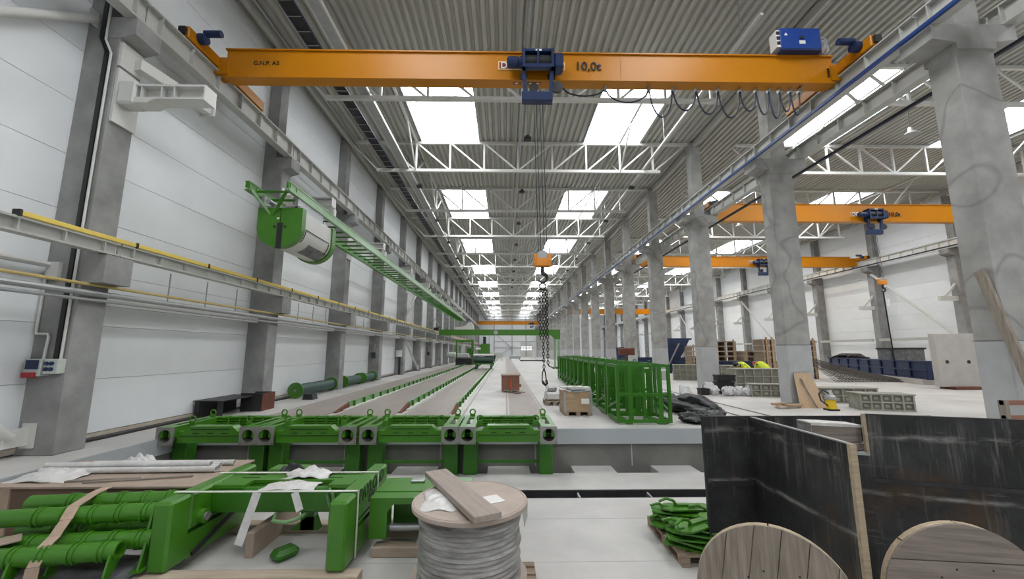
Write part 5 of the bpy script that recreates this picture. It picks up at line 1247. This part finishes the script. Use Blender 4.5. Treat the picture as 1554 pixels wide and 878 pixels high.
part('bottom_disc', MB().lathe([(0.64, rz0 + 0.0), (0.65, rz0 + 0.03)], (*RC, 0), 'Z', 56), 'disc', t, True)
TZR = rz0 + 0.808
part('centre_hole', MB().lathe([(0.035, TZR), (0.035, TZR + 0.003)], (RC[0] + 0.03, RC[1] + 0.18, 0), 'Z', 16), 'dark_steel', t)
part('rim_film', MB().ring((*RC, TZR - 0.004), 0.63, 0.012, 'Z', 48, 6), 'disc', t, True)
part('label_sheet', MB().bar((RC[0] + 0.08, RC[1] - 0.12, TZR + 0.004), (RC[0] + 0.35, RC[1] + 0.02, TZR + 0.004), 0.24, 0.003), 'paper', t)
part('label_sheet', MB().bar((RC[0] - 0.16, RC[1] + 0.34, TZR + 0.004), (RC[0] - 0.06, RC[1] + 0.36, TZR + 0.004), 0.13, 0.003), 'paper', t)
part('hanging_film', MB().prism([(RC[0] + 0.56, TZR - 0.03), (RC[0] + 0.66, TZR - 0.02), (RC[0] + 0.66, TZR - 0.2), (RC[0] + 0.62, TZR - 0.32), (RC[0] + 0.60, TZR - 0.15)], 'Y', RC[1] + 0.02, RC[1] + 0.025), 'film', t)
crumple('film_wrap', 'crumpled film on the left of the reel top, under the plank', 'film', RC[0] - 0.30, RC[1] - 0.02, TZR, 0.24, 0.34, 0.035, 'film', 6.6)
single('wide_plank', MB().cbox(-0.15, 0.15, -0.85, 0.85, 0, 0.065, 0.006), 'wood_grey_x', 'wide weathered plank lying diagonally across the reel top', 'plank', base=(0, 0, 0))
pk = bpy.data.objects['wide_plank']; pk.location = (-0.55, 5.02, TZR + 0.03); pk.rotation_euler = (0.0, 0.0, 0.47)
for o_ in (pk,):
    o_.data.materials[0] = M['plank']

# ================================================================== FOREGROUND RIGHT
pallet('wooden_pallet', 'low wooden pallet carrying the green clamps', 2.68, 6.0, 1.24, 1.0, ZL, nb=8)
t = None
rnd = random.Random(12)
def clamp_plate():
    """flat green clamp: plate with a rounded loop handle"""
    t = thing('green_clamp', '', 'clamp', (0, 0, 0), group='green clamps on the pallet', world=False)
    part('plate', MB().prism([(-0.34, -0.13), (0.24, -0.14), (0.33, -0.06), (0.33, 0.07), (0.22, 0.14), (-0.28, 0.13), (-0.36, 0.05)], 'Z', 0, 0.022), 'green', t)
    part('loop', MB().path([(0.10, 0.0, 0.02), (0.16, 0.0, 0.10), (0.26, 0.0, 0.13), (0.36, 0.0, 0.09), (0.33, 0.0, 0.03), (0.24, 0.0, 0.015)], 0.02, 8), 'green', t, True)
    part('rib', MB().box(-0.2, 0.16, -0.012, 0.012, 0.02, 0.05), 'green', t)
    for x in (-0.2, -0.1): part('hole', MB().lathe([(0.018, 0.022), (0.018, 0.0245)], (x, 0.05, 0), 'Z', 10), 'slot', t)
    return t
cp = clamp_plate(); n = 0
for lev in range(6):
    for j in range(4 if lev < 4 else 3):
        o = cp if n == 0 else clone(cp, None)
        x = 2.43 + (j % 2) * 0.42 + rnd.uniform(-.06, .06) + 0.02 * lev; y = 5.58 + j * 0.27 + rnd.uniform(-.05, .05)
        o.location = (x, y, ZL + 0.14 + lev * 0.056 + 0.004 * j); o.rotation_euler = (rnd.uniform(-.05, .05), rnd.uniform(-.05, .05), rnd.uniform(-0.7, 0.4) + (math.pi if j % 2 == 0 and lev % 2 else 0))
        o['label'] = 'flat green steel clamp with loop handle in the heap on the pallet'; n += 1
soft('black_hose', 'small tangle of black straps between the green clamps', 'strap', blob([(2.72, 5.55, ZL + .46), (2.82, 5.6, ZL + .48), (2.92, 5.66, ZL + .47)], [.03, .07, .03], 0.5, seed=8, amp=.4), 'black')
# black shuttering steel: back plate, return plate toward the camera, notched plate
t = thing('steel_shutter', 'black scarred steel panel facing the camera, left of the shuttering', 'shuttering', (3.7, 5.42, ZL), group='black steel shuttering')
part('plate', MB().box(2.58, 5.6, 5.42, 5.455, ZL, 0.945), 'scar', t)
part('edge', MB().box(2.562, 2.582, 5.415, 5.46, ZL, 0.95), 'dark_steel', t)
part('top_edge', MB().box(2.58, 5.6, 5.418, 5.457, 0.945, 0.957), 'dark_steel', t)
part('weld_bar', MB().box(2.62, 3.17, 5.412, 5.421, 0.10, 0.16), 'dark_steel', t)
t = thing('steel_shutter', 'black scarred steel panel running toward the camera', 'shuttering', (3.2, 4.6, ZL), group='black steel shuttering')
part('plate', MB().box(3.19, 3.225, 3.9, 5.41, ZL, 0.94), 'scar', t)
part('top_edge', MB().box(3.186, 3.229, 3.9, 5.41, 0.94, 0.952), 'steel_g', t)
part('wooden_edge', MB().box(3.185, 3.245, 3.86, 3.9, ZL, 0.945), 'wood_rim', t)
t = thing('steel_shutter', 'notched black rust-stained steel panel at the right edge', 'shuttering', (5, 4.7, ZL), group='black steel shuttering')
A, B = Vector((3.62, 5.2)), Vector((6.6, 4.2)); d_ = (B - A).normalized(); nrm = Vector((-d_.y, d_.x))
def pl(u0, u1, z0, z1, th=0.035, o0=0.0):
    m_ = MB(); p = [A + d_ * u0 + nrm * o0, A + d_ * u1 + nrm * o0, A + d_ * u1 + nrm * (o0 + th), A + d_ * u0 + nrm * (o0 + th)]
    return m_.prism([(q.x, q.y) for q in p], 'Z', z0, z1)
part('plate', pl(0.0, 3.1, ZL, 0.575), 'scar', t); part('upper_plate', pl(0.74, 3.1, 0.575, 1.04), 'scar', t)
part('wooden_edge', pl(0.71, 0.74, 0.575, 1.05, 0.05, -0.01), 'wood_rim', t); part('ledge', pl(0.0, 0.74, 0.575, 0.60, 0.30, -0.01), 'slab_face', t)
part('top_edge', pl(0.74, 3.1, 1.04, 1.052, 0.04, -0.002), 'dark_steel', t)
part('stiffener', pl(0.0, 3.1, 0.28, 0.32, 0.012, -0.012), 'dark_steel', t)
t = thing('block_bundle', 'film-wrapped bundle of grey blocks resting on the shuttering ledge', 'block bundle', (4.0, 5.15, 0.6))
for i, (x0, x1, z0, z1) in enumerate(((3.92, 4.40, 0.602, 0.70), (3.72, 4.34, 0.702, 0.905))):
    part('block', MB().cbox(x0, x1, 5.06, 5.28, z0, z1, 0.012), 'wood_grey_x', t)
part('film_top', MB().prism([(3.715, 0.905), (4.345, 0.875), (4.345, 0.905), (4.0, 0.93), (3.72, 0.94)], 'Y', 5.05, 5.29), 'film', t)
part('film_side', MB().box(3.71, 3.72, 5.05, 5.29, 0.72, 0.93), 'wrap', t)
def drum(label, cx, cy, r, rz, axis_wood, nplank, gap_dir, roll=0.0):
    """wooden cable drum half: plank flange, rim laths and barrel; axis along its local Y"""
    t = thing('wooden_drum', label, 'cable drum', (cx, cy, ZL), rz, 'wooden cable drums', world=False)
    for y0 in (0.0,):
        for i in range(nplank):
            a = -r + 2 * r * i / nplank + 0.004; b = -r + 2 * r * (i + 1) / nplank - 0.004
            pts = []; nn = 8
            for j in range(nn + 1):
                u = a + (b - a) * j / nn; pts.append((u, math.sqrt(max(0, r * r - u * u))))
            poly = pts + [(u, -h) for u, h in reversed(pts)]
            poly = [p for k, p in enumerate(poly) if k == 0 or (abs(p[0] - poly[k - 1][0]) + abs(p[1] - poly[k - 1][1])) > 1e-5]
            if gap_dir == 'X': poly = [(h, u) for u, h in poly]
            cr, sr = math.cos(roll), math.sin(roll); poly = [(u * cr - h * sr, u * sr + h * cr) for u, h in poly]
            part('plank', MB().prism([(u, h + r) for u, h in poly], 'Y', y0, y0 + 0.025), axis_wood, t)
        part('backing_board', MB().lathe([(r * 0.9, y0 + 0.026), (r * 0.9, y0 + 0.06)], (0, 0, r), 'Y', 40), 'wood_rim', t)
        # rim of curved laths behind the planks
        for q in range(8):
            a0, a1 = q * math.pi / 4 + 0.01, (q + 1) * math.pi / 4 - 0.01
            ring = [(math.cos(a0 + (a1 - a0) * j / 6) * (r - 0.002), math.sin(a0 + (a1 - a0) * j / 6) * (r - 0.002) + r) for j in range(7)]
            inn = [(math.cos(a1 - (a1 - a0) * j / 6) * (r - 0.10), math.sin(a1 - (a1 - a0) * j / 6) * (r - 0.10) + r) for j in range(7)]
            part('rim_lath', MB().prism(ring + inn, 'Y', y0 + 0.026, y0 + 0.085), 'wood_rim', t)
    part('barrel', MB().lathe([(r * 0.35, 0.03), (r * 0.35, 0.40)], (0, 0, r), 'Y', 28), 'wood_rim', t, True)
    for i in range(9):
        a = i * 2.4; rr = r * (0.35 + 0.06 * (i % 5)); part('nail', MB().lathe([(0.008, -0.004), (0.008, 0.001)], (rr * math.cos(a), 0, r + rr * math.sin(a)), 'Y', 8), 'dark_steel', t)
    return t
drum('wooden cable drum with upright planks, in front of the shuttering corner', 2.21, 3.62, 0.585, -0.50, 'wood_grey', 6, 'Z', -0.16)
drum('wooden cable drum with level planks at the bottom right corner', 3.84, 3.62, 0.59, -0.22, 'wood_grey_x', 4, 'X', 0.04)

# ================================================================== RIGHT NAVE
def waffle(label, cx, cy, rz, L_, Hh, D, nx, nz, cell=True, grp='grey waffle formwork boxes'):
    t = thing('formwork_box', label, 'formwork', (cx, cy, 0), rz, grp, world=False)
    part('core', MB().box(0.03, L_ - 0.03, 0.05, D, 0.03, Hh - 0.03), 'form_d', t)
    for i in range(nx + 1):
        x = (L_ - 0.045) * i / nx; part('upright_rib', MB().box(x, x + 0.045, 0.0, 0.06, 0, Hh - 0.03), 'form', t)
    for j in range(nz + 1):
        z = (Hh - 0.04) * j / nz; part('level_rib', MB().box(0, L_, 0.006, 0.058, z, z + 0.04), 'form', t)
    if cell:
        for i in range(nx):
            for j in range(nz):
                x0 = (L_ - 0.045) * i / nx + 0.045; x1 = (L_ - 0.045) * (i + 1) / nx; z0 = (Hh - 0.04) * j / nz + 0.04; z1 = (Hh - 0.04) * (j + 1) / nz
                c = ((x0 + x1) / 2, (z0 + z1) / 2); q = 0.22 * (x1 - x0)
                part('cell_boss', MB().box(c[0] - q, c[0] + q, 0.03, 0.052, c[1] - q * 0.8, c[1] + q * 0.8), 'form', t)
    part('left_side', MB().box(0.0, 0.03, 0.06, D, 0, Hh - 0.03), 'form', t)
    part('top_board', MB().box(-0.03, L_ + 0.04, 0.0, D + 0.02, Hh - 0.028, Hh), 'form', t)
    return t
waffle('waffle formwork box nearest to the shuttering in the right nave', 10.92, 12.65, -0.30, 1.38, 0.50, 0.75, 5, 2)
waffle('waffle formwork box between plywood column and nearest formwork box', 10.95, 14.3, -0.10, 1.9, 0.52, 0.7, 5, 2)
waffle('small dark waffle formwork box just left of the plywood column', 9.75, 16.3, -0.25, 1.4, 0.5, 0.6, 4, 2)
waffle('long pale waffle formwork box behind the white sacks', 10.35, 18.4, 0.0, 2.9, 1.0, 0.9, 7, 3, False)
waffle('pale waffle formwork box left of the third middle column', 10.5, 25.6, -0.35, 2.6, 0.95, 0.9, 7, 3, False)
waffle('pale waffle formwork box between third and fourth middle columns', 11.4, 22.6, 0.0, 1.6, 1.0, 0.9, 3, 3, False)
# leaning plywood, pump, offcuts, sacks
t = thing('plywood_sheet', 'plywood board leaning on the second middle column', 'plywood', (9.75, 13.3, 0))
part('board', MB().add([(9.38, 13.1, 0), (10.22, 13.1, 0), (10.08, 13.47, 1.08), (9.52, 13.47, 1.08), (9.38, 13.125, 0), (10.22, 13.125, 0), (10.08, 13.495, 1.08), (9.52, 13.495, 1.08)],
     [(0, 1, 2, 3), (7, 6, 5, 4), (0, 4, 5, 1), (1, 5, 6, 2), (2, 6, 7, 3), (3, 7, 4, 0)]), 'ply', t)
single('crowbar', MB().path([(9.85, 13.02, 0.02), (9.74, 13.22, 0.5), (9.66, 13.34, 0.86), (9.62, 13.35, 0.9)], 0.022, 6), 'wood_grey', 'thin wooden handle leaning against the plywood board', 'handle')
t = thing('sump_pump', 'small yellow and grey pump standing by the plywood column', 'pump', (10.0, 12.65, 0))
part('base', MB().cbox(9.84, 10.16, 12.5, 12.8, 0.0, 0.05, 0.015), 'black', t); part('body', MB().lathe([(0.14, 0.05), (0.13, 0.28), (0.11, 0.33)], (10.0, 12.65, 0), 'Z', 18), 'pump_y', t, True)
part('motor', MB().lathe([(0.15, 0.33), (0.15, 0.42), (0.09, 0.46), (0.05, 0.60)], (10.0, 12.65, 0), 'Z', 18), 'steel_g', t, True)
part('hose', MB().path([(9.95, 12.62, 0.5), (9.75, 12.6, 0.62), (9.62, 12.6, 0.5), (9.66, 12.6, 0.3), (9.86, 12.6, 0.14)], 0.022, 6), 'black', t, True)
heap('timber_offcuts', 'pile of dusty timber offcuts at the foot of the plywood column', 9.0, 13.3, 0, 0.35, 0.25, 7, ['wood', 'wood_grey', 'card_l'], 'offcuts', sz=(0.55, 0.16, 0.06), pname='offcut', levels=2, seed=6)
bags = [(8.62, 17.0, 0.20, 'leftmost'), (8.95, 16.6, 0.24, 'frontmost'), (9.25, 16.75, 0.2, 'grey tied'), (9.5, 16.7, 0.2, 'round'), (9.75, 16.55, 0.22, 'rightmost'), (8.5, 17.4, 0.26, 'rear')]
for i, (x, y, r, nm) in enumerate(bags):
    soft('white_sack', '%s white plastic sack in the heap at the third middle column' % nm, 'sack', blob([(x, y - r * 0.6, r * 0.75), (x, y - r * 0.3, r * 0.85), (x + .03, y, r * 0.95), (x, y + r * 0.4, r * 0.8), (x, y + r * 0.7, r * 0.7)], [r * .35, r * .85, r, r * .8, r * .3], 0.95, 30, 30 + i, 0.35), 'bag', 'white sacks')
for i, (x, y, z, w_, lab) in enumerate(((8.95, 17.3, 0.0, 0.7, 'large black plastic crate behind the white sacks'), (9.0, 17.35, 0.52, 0.75, 'black crate stacked on top behind the white sacks'), (8.08, 16.95, 0, 0.32, 'small black bucket left of the white sacks'))):
    t = thing('plastic_crate', lab, 'crate', (x + w_ / 2, y, z), group='black plastic crates')
    hh = 0.5 if i == 0 else 0.26
    part('body', MB().box(x, x + w_, y, y + 0.4, z, z + hh), 'black', t); part('rim', MB().box(x - 0.02, x + w_ + 0.02, y - 0.02, y + 0.42, z + hh - 0.04, z + hh), 'black', t)
soft('white_sack', 'pointed white sack standing alone by the fourth middle column', 'sack', blob([(6.95, 15.9, .12), (7.0, 16.0, .2), (7.05, 16.2, .22), (7.05, 16.4, .14)], [.1, .24, .24, .1], 1.1, 30, 44, 0.3), 'bag', 'white sacks')
# concrete panel with two holes, sleeper, rebar mats, blue forms
t = thing('precast_slab', 'upright precast concrete panel with two round holes, right nave', 'concrete panel', (21.5, 19.3, 0))
part('slab', MB().cbox(20.55, 22.75, 19.2, 19.5, 0.12, 2.62, 0.02), 'conc_new', t)
for x in (21.0, 22.05): part('hole', MB().lathe([(0.085, -0.01), (0.085, 0.02)], (x, 19.195, 1.28), 'Y', 16), 'black', t)
part('sleeper', MB().box(21.0, 23.2, 19.0, 19.7, 0.0, 0.12), 'rust', t)
for i, (y0_, lift, sh) in enumerate(((23.4, 0.0, 0.0), (23.7, 0.09, 0.5))):
    t = thing('rebar_mat', 'dark rebar mat draped on the floor, %s of the two' % ['lower', 'upper'][i], 'rebar mat', (20.5, y0_, 0), group='rebar mats')
    m_ = MB(); m2 = MB()
    def mp_(u, v): return (18.9 + sh + 4.4 * u, y0_ + 2.2 * v, 0.05 + lift + 1.25 * v * (1 - 0.85 * u) ** 1.2)
    for a in range(16): m_.path([mp_(k / 8, a / 15) for k in range(9)], 0.015, 4)
    for a in range(22): m2.path([mp_(a / 21, k / 4) for k in range(5)], 0.013, 4)
    part('long_bars', m_, 'rebar', t, kind='stuff'); part('cross_bars', m2, 'rebar', t, kind='stuff')
def blue_form(label, a, b, h=0.95):
    t = thing('blue_form', label, 'steel form', (a[0], a[1], 0), group='long blue steel forms')
    A_, B_ = Vector((*a, 0)), Vector((*b, 0)); L_ = (B_ - A_).length
    part('web', MB().bar(A_ + Vector((0, 0, 0.28 + h / 2)), B_ + Vector((0, 0, 0.28 + h / 2)), 0.12, h * 0.9), 'navy', t)
    for z in (0.30, 0.28 + h / 2, 0.28 + h): part('flange', MB().bar(A_ + Vector((0, 0, z)), B_ + Vector((0, 0, z)), 0.32, 0.07), 'navy', t)
    for i in range(int(L_ / 1.6) + 1):
        p = A_ + (B_ - A_).normalized() * i * 1.6; part('rib', MB().bar(p + Vector((0, 0, 0.3)), p + Vector((0, 0, 0.28 + h)), 0.3, 0.1), 'navy', t)
    part('plinth', MB().bar(A_ + Vector((0, 0, 0.14)), B_ + Vector((0, 0, 0.14)), 0.7, 0.28), 'conc_new', t)
blue_form('long blue steel form running behind the rebar mats', (22.6, 21.6), (27.2, 34.0))
blue_form('long blue steel form behind the workers in the right nave', (13.0, 27.5), (20.5, 27.5), 0.8)
blue_form('blue steel form far back between the middle columns', (12.0, 38.0), (19.0, 38.0), 0.9)
for i, (x, y, lab) in enumerate(((25.6, 27.2, 'left dark container behind the blue form'), (25.5, 26.0, 'right dark container behind the blue form'))):
    t = thing('storage_container', lab, 'container', (x, y, 0), group='dark containers behind the blue form')
    part('body', MB().cbox(x + 0.4, x + 1.6, y, y + 1.0, 0.1, 2.0, 0.05), 'film_grey', t); part('rim', MB().box(x + 0.35, x + 1.65, y - 0.05, y + 1.05, 1.9, 2.0), 'black', t)
soft('cable_heap', 'heap of black cables lying behind the rebar mats', 'cables', blob([(26.6, 33.0, 1.25), (26.9, 32.0, 1.42), (27.0, 31.0, 1.4), (27.1, 30.2, 1.25)], [.15, .4, .38, .15], 0.6, 24, 51, 0.4), 'black')
# tilting table and pallet stacks farther back
t = thing('tilting_table', 'dark navy tilting table standing half open far right', 'table', (13.2, 33, 0))
part('top', MB().bar((12.2, 33.5, 2.75), (15.2, 33.5, 2.75), 1.0, 0.12), 'navy', t)
part('panel', MB().add([(12.2, 33.0, 0.2), (13.6, 33.0, 0.2), (15.0, 33.0, 2.7), (12.2, 33.0, 2.7), (12.2, 33.15, 0.2), (13.6, 33.15, 0.2), (15.0, 33.15, 2.7), (12.2, 33.15, 2.7)], [(0, 1, 2, 3), (7, 6, 5, 4), (0, 4, 5, 1), (1, 5, 6, 2), (2, 6, 7, 3), (3, 7, 4, 0)]), 'navy', t)
for x in (12.3, 13.3): part('leg', MB().box(x, x + 0.15, 32.98, 33.14, 0, 0.3), 'navy', t)
part('strut', MB().bar((12.9, 32.95, 0.2), (14.1, 32.95, 2.4), 0.12, 0.1), 'steel_g', t)
for z in (0.7, 1.2, 1.7, 2.2): part('rib', MB().box(12.2, 12.2 + 1.4 + (z - 0.2) * 0.56, 32.96, 33.0, z, z + 0.06), 'dark_steel', t)
def pallet_stack(label, x, y, n, L_=1.2, D=1.0, posts=True):
    t = thing('pallet_stack', label, 'pallets', (x, y, 0), group='stacks of pallets and timber')
    for i in range(n):
        z = i * 0.36
        part('deck', MB().box(x, x + L_, y, y + D, z + 0.27, z + 0.34), 'pallet', t)
        for xx in (x, x + L_ / 2 - 0.06, x + L_ - 0.12): part('block', MB().box(xx, xx + 0.12, y, y + D, z, z + 0.27), 'pallet', t)
    if posts:
        for xx in (x + 0.15, x + L_ - 0.25): part('post', MB().box(xx, xx + 0.10, y - 0.07, y - 0.01, 0.0, n * 0.36 + 0.1), 'wood', t)
pallet_stack('pallet stack beside the navy tilting table', 13.9, 30.5, 6, 2.0)
pallet_stack('pallet stack right of the third middle column, taller one', 15.2, 29.5, 7, 1.6)
pallet_stack('low wide timber stack right of the third middle column', 17.0, 29.0, 5, 1.9)
pallet_stack('tall narrow pallet tower left of the second middle column', 15.6, 24.5, 7, 0.75)
pallet_stack('tall narrow pallet tower right of the second middle column', 19.5, 26.4, 7, 0.8)
t = thing('trolley_sign', 'rusty trolley on a post behind the green cages', 'trolley', (8.6, 29, 0))
part('post', MB().box(8.5, 8.72, 29, 29.2, 0, 1.6), 'rebar', t); part('head', MB().cbox(8.1, 9.2, 28.9, 29.3, 1.5, 2.0, 0.05), 'rust', t)
for i, (x, lab) in enumerate(((8.0, 'dark blue form end seen between distant middle columns, left'), (8.9, 'dark blue form end seen between distant middle columns, right'))):
    single('blue_form', MB().prism([(x + 4, 0.0), (x + 5.2, 0.0), (x + 5.6, 2.2), (x + 4.3, 2.2)], 'Y', 44 + 8 * i, 44.3 + 8 * i), 'navy', lab, 'steel form', 'blue form ends')
# leaning beam and trestle by the front right column
single('leaning_beam', MB().bar((9.34, 7.68, 3.35), (9.34, 6.95, 0.0), 0.07, 0.16), 'wood_grey', 'long weathered beam leaning against the front right column', 'beam')
t = thing('wooden_trestle', 'small brown wooden frame standing beside the front right column', 'trestle', (8.2, 6.5, 0))
for x in (7.88, 8.5): part('post', MB().box(x, x + 0.06, 6.45, 6.55, 0, 1.02), 'wood_grey', t)
for z in (0.72, 0.95): part('rail', MB().box(7.88, 8.56, 6.47, 6.53, z, z + 0.07), 'brown_box', t)
single('black_cable', MB().path([(7.75, 8.4, 0.03), (8.0, 8.7, 0.06), (8.3, 8.6, 0.09), (8.6, 8.75, 0.05), (8.9, 8.65, 0.03), (8.5, 8.5, 0.04)], 0.025, 6), 'black', 'loose black cable on the floor behind the shuttering', 'cable', smooth=True)

# ---- two workers bending over the formwork
def worker(label, x, y, facing, helmet):
    t = thing('person', label, 'person', (x, y, 0), facing, 'workers', world=False)
    J = {'pel': (0, 0, .80), 'sp': (.20, 0, .98), 'ch': (.42, 0, 1.10), 'ne': (.58, 0, 1.12), 'hd': (.70, 0, 1.10), 'ht': (.79, 0, 1.08),
         'shl': (.44, .19, 1.10), 'ell': (.55, .26, .84), 'wrl': (.72, .18, .66), 'hal': (.79, .15, .60),
         'shr': (.44, -.19, 1.10), 'elr': (.55, -.26, .84), 'wrr': (.72, -.18, .66), 'har': (.79, -.15, .60),
         'hil': (0, .11, .78), 'knl': (.14, .13, .44), 'anl': (-.02, .13, .08), 'tol': (.16, .14, .03),
         'hir': (0, -.11, .78), 'knr': (.10, -.13, .44), 'anr': (-.08, -.13, .08), 'tor': (.10, -.14, .03)}
    Rr = {'pel': .16, 'sp': .155, 'ch': .17, 'ne': .07, 'hd': .10, 'ht': .085, 'shl': .085, 'shr': .085, 'ell': .055, 'elr': .055, 'wrl': .04, 'wrr': .04, 'hal': .045, 'har': .045,
          'hil': .12, 'hir': .12, 'knl': .075, 'knr': .075, 'anl': .05, 'anr': .05, 'tol': .05, 'tor': .05}
    E_ = [('pel', 'sp'), ('sp', 'ch'), ('ch', 'ne'), ('ne', 'hd'), ('hd', 'ht'), ('ch', 'shl'), ('shl', 'ell'), ('ell', 'wrl'), ('wrl', 'hal'), ('ch', 'shr'), ('shr', 'elr'), ('elr', 'wrr'), ('wrr', 'har'),
          ('pel', 'hil'), ('hil', 'knl'), ('knl', 'anl'), ('anl', 'tol'), ('pel', 'hir'), ('hir', 'knr'), ('knr', 'anr'), ('anr', 'tor')]
    keys = list(J); me = bpy.data.meshes.new('body'); me.from_pydata([J[k] for k in keys], [(keys.index(a), keys.index(b)) for a, b in E_], [])
    o = bpy.data.objects.new('body', me); C.objects.link(o); o.parent = t
    sk = o.modifiers.new('skin', 'SKIN'); sub = o.modifiers.new('sub', 'SUBSURF'); sub.levels = 2; sub.render_levels = 2
    for i, k in enumerate(keys):
        v = me.skin_vertices[0].data[i]; v.radius = (Rr[k], Rr[k]); v.use_root = (k == 'pel')
    me.materials.append(M['trouser'])
    # vest: shell around the trunk
    def hull(name, pts, rad, m, sq=0.85):
        mb_ = MB(); n_ = 14; vs_ = []; ks = len(pts)
        for i, (p, r) in enumerate(zip(pts, rad)):
            d = (Vector(pts[min(i + 1, ks - 1)]) - Vector(pts[max(i - 1, 0)])).normalized(); sdv = Vector((0, 1, 0)); u = d.cross(sdv).normalized()
            for j in range(n_):
                a = 2 * math.pi * j / n_; vs_.append(Vector(p) + sdv * math.cos(a) * r * 1.12 + u * math.sin(a) * r * sq)
        F = [(i * n_ + j, i * n_ + (j + 1) % n_, (i + 1) * n_ + (j + 1) % n_, (i + 1) * n_ + j) for i in range(ks - 1) for j in range(n_)]
        F += [tuple(range(n_ - 1, -1, -1)), tuple((ks - 1) * n_ + j for j in range(n_))]
        return part(name, mb_.add(vs_, F), m, t, True)
    hull('vest', [(-.10, 0, .70), (-.03, 0, .80), (.18, 0, .99), (.42, 0, 1.11), (.52, 0, 1.14), (.56, 0, 1.14)], [.16, .20, .20, .215, .17, .09], 'hivis')
    for s in (-1, 1): hull('sleeve', [(.43, s * .17, 1.11), (.46, s * .22, 1.04), (.53, s * .255, .88)], [.09, .085, .065], 'hivis', 1.0)
    hull('head', [(.58, 0, 1.12), (.62, 0, 1.13), (.72, 0, 1.11), (.80, 0, 1.09), (.83, 0, 1.08)], [.05, .09, .105, .09, .04], 'skin', 1.05)
    hull('helmet' if helmet else 'hair', [(.64, 0, 1.19), (.70, 0, 1.18), (.80, 0, 1.15), (.86, 0, 1.12), (.88, 0, 1.11)], [.05, .10, .115, .09, .04], 'helmet' if helmet else 'lettering', 0.9)
    part('nose', MB().box(.735, .765, -.012, .012, .985, 1.01), 'skin', t)
    for s in (-1, 1):
        for i in range(5):
            fy = s * .15 + (i - 2) * .019; ln = [.05, .075, .082, .076, .06][i]
            part('finger', MB().path([(.79, fy, .58), (.79 + ln * .6, fy, .555), (.79 + ln, fy, .52)], [.010, .009, .007], 6), 'skin', t, True)
    return t
worker('person bending down in yellow high-visibility vest, left of the two', 11.85, 19.9, math.pi + 0.3, False)
worker('person in yellow vest and red helmet, right of the two', 13.0, 20.2, math.pi / 2 + 0.2, True)

# ---- warm high bay lamps that light the side nave
for i, (x, y) in enumerate(((17.5, 16.0), (26.6, 22.5), (17.5, 29.0), (26.6, 36.0), (17.5, 44.0), (26.6, 52.0), (17.5, 62.0), (26.6, 74.0))):
    t = thing('high_bay_lamp', '%s round high bay lamp from the camera in the right nave' % ORD[i], 'lamp', (x, y, 11.0), group='round lamps of the right nave')
    part('shade', MB().lathe([(0.28, 11.0), (0.30, 11.02), (0.10, 11.2), (0.08, 11.35)], (x, y, 0), 'Z', 20), 'steel_g', t, True)
    part('cord', MB().box(x - 0.01, x + 0.01, y - 0.01, y + 0.01, 11.35, ZR), 'black', t)
    ld = bpy.data.lights.new('lamp_light', 'AREA'); ld.shape = 'DISK'; ld.size = 0.5; ld.energy = LAMP_W; ld.color = (1.0, 0.80, 0.55)
    lo = bpy.data.objects.new('lamp_light', ld); C.objects.link(lo); lo.parent = t; lo.location = (0, 0, -0.02)
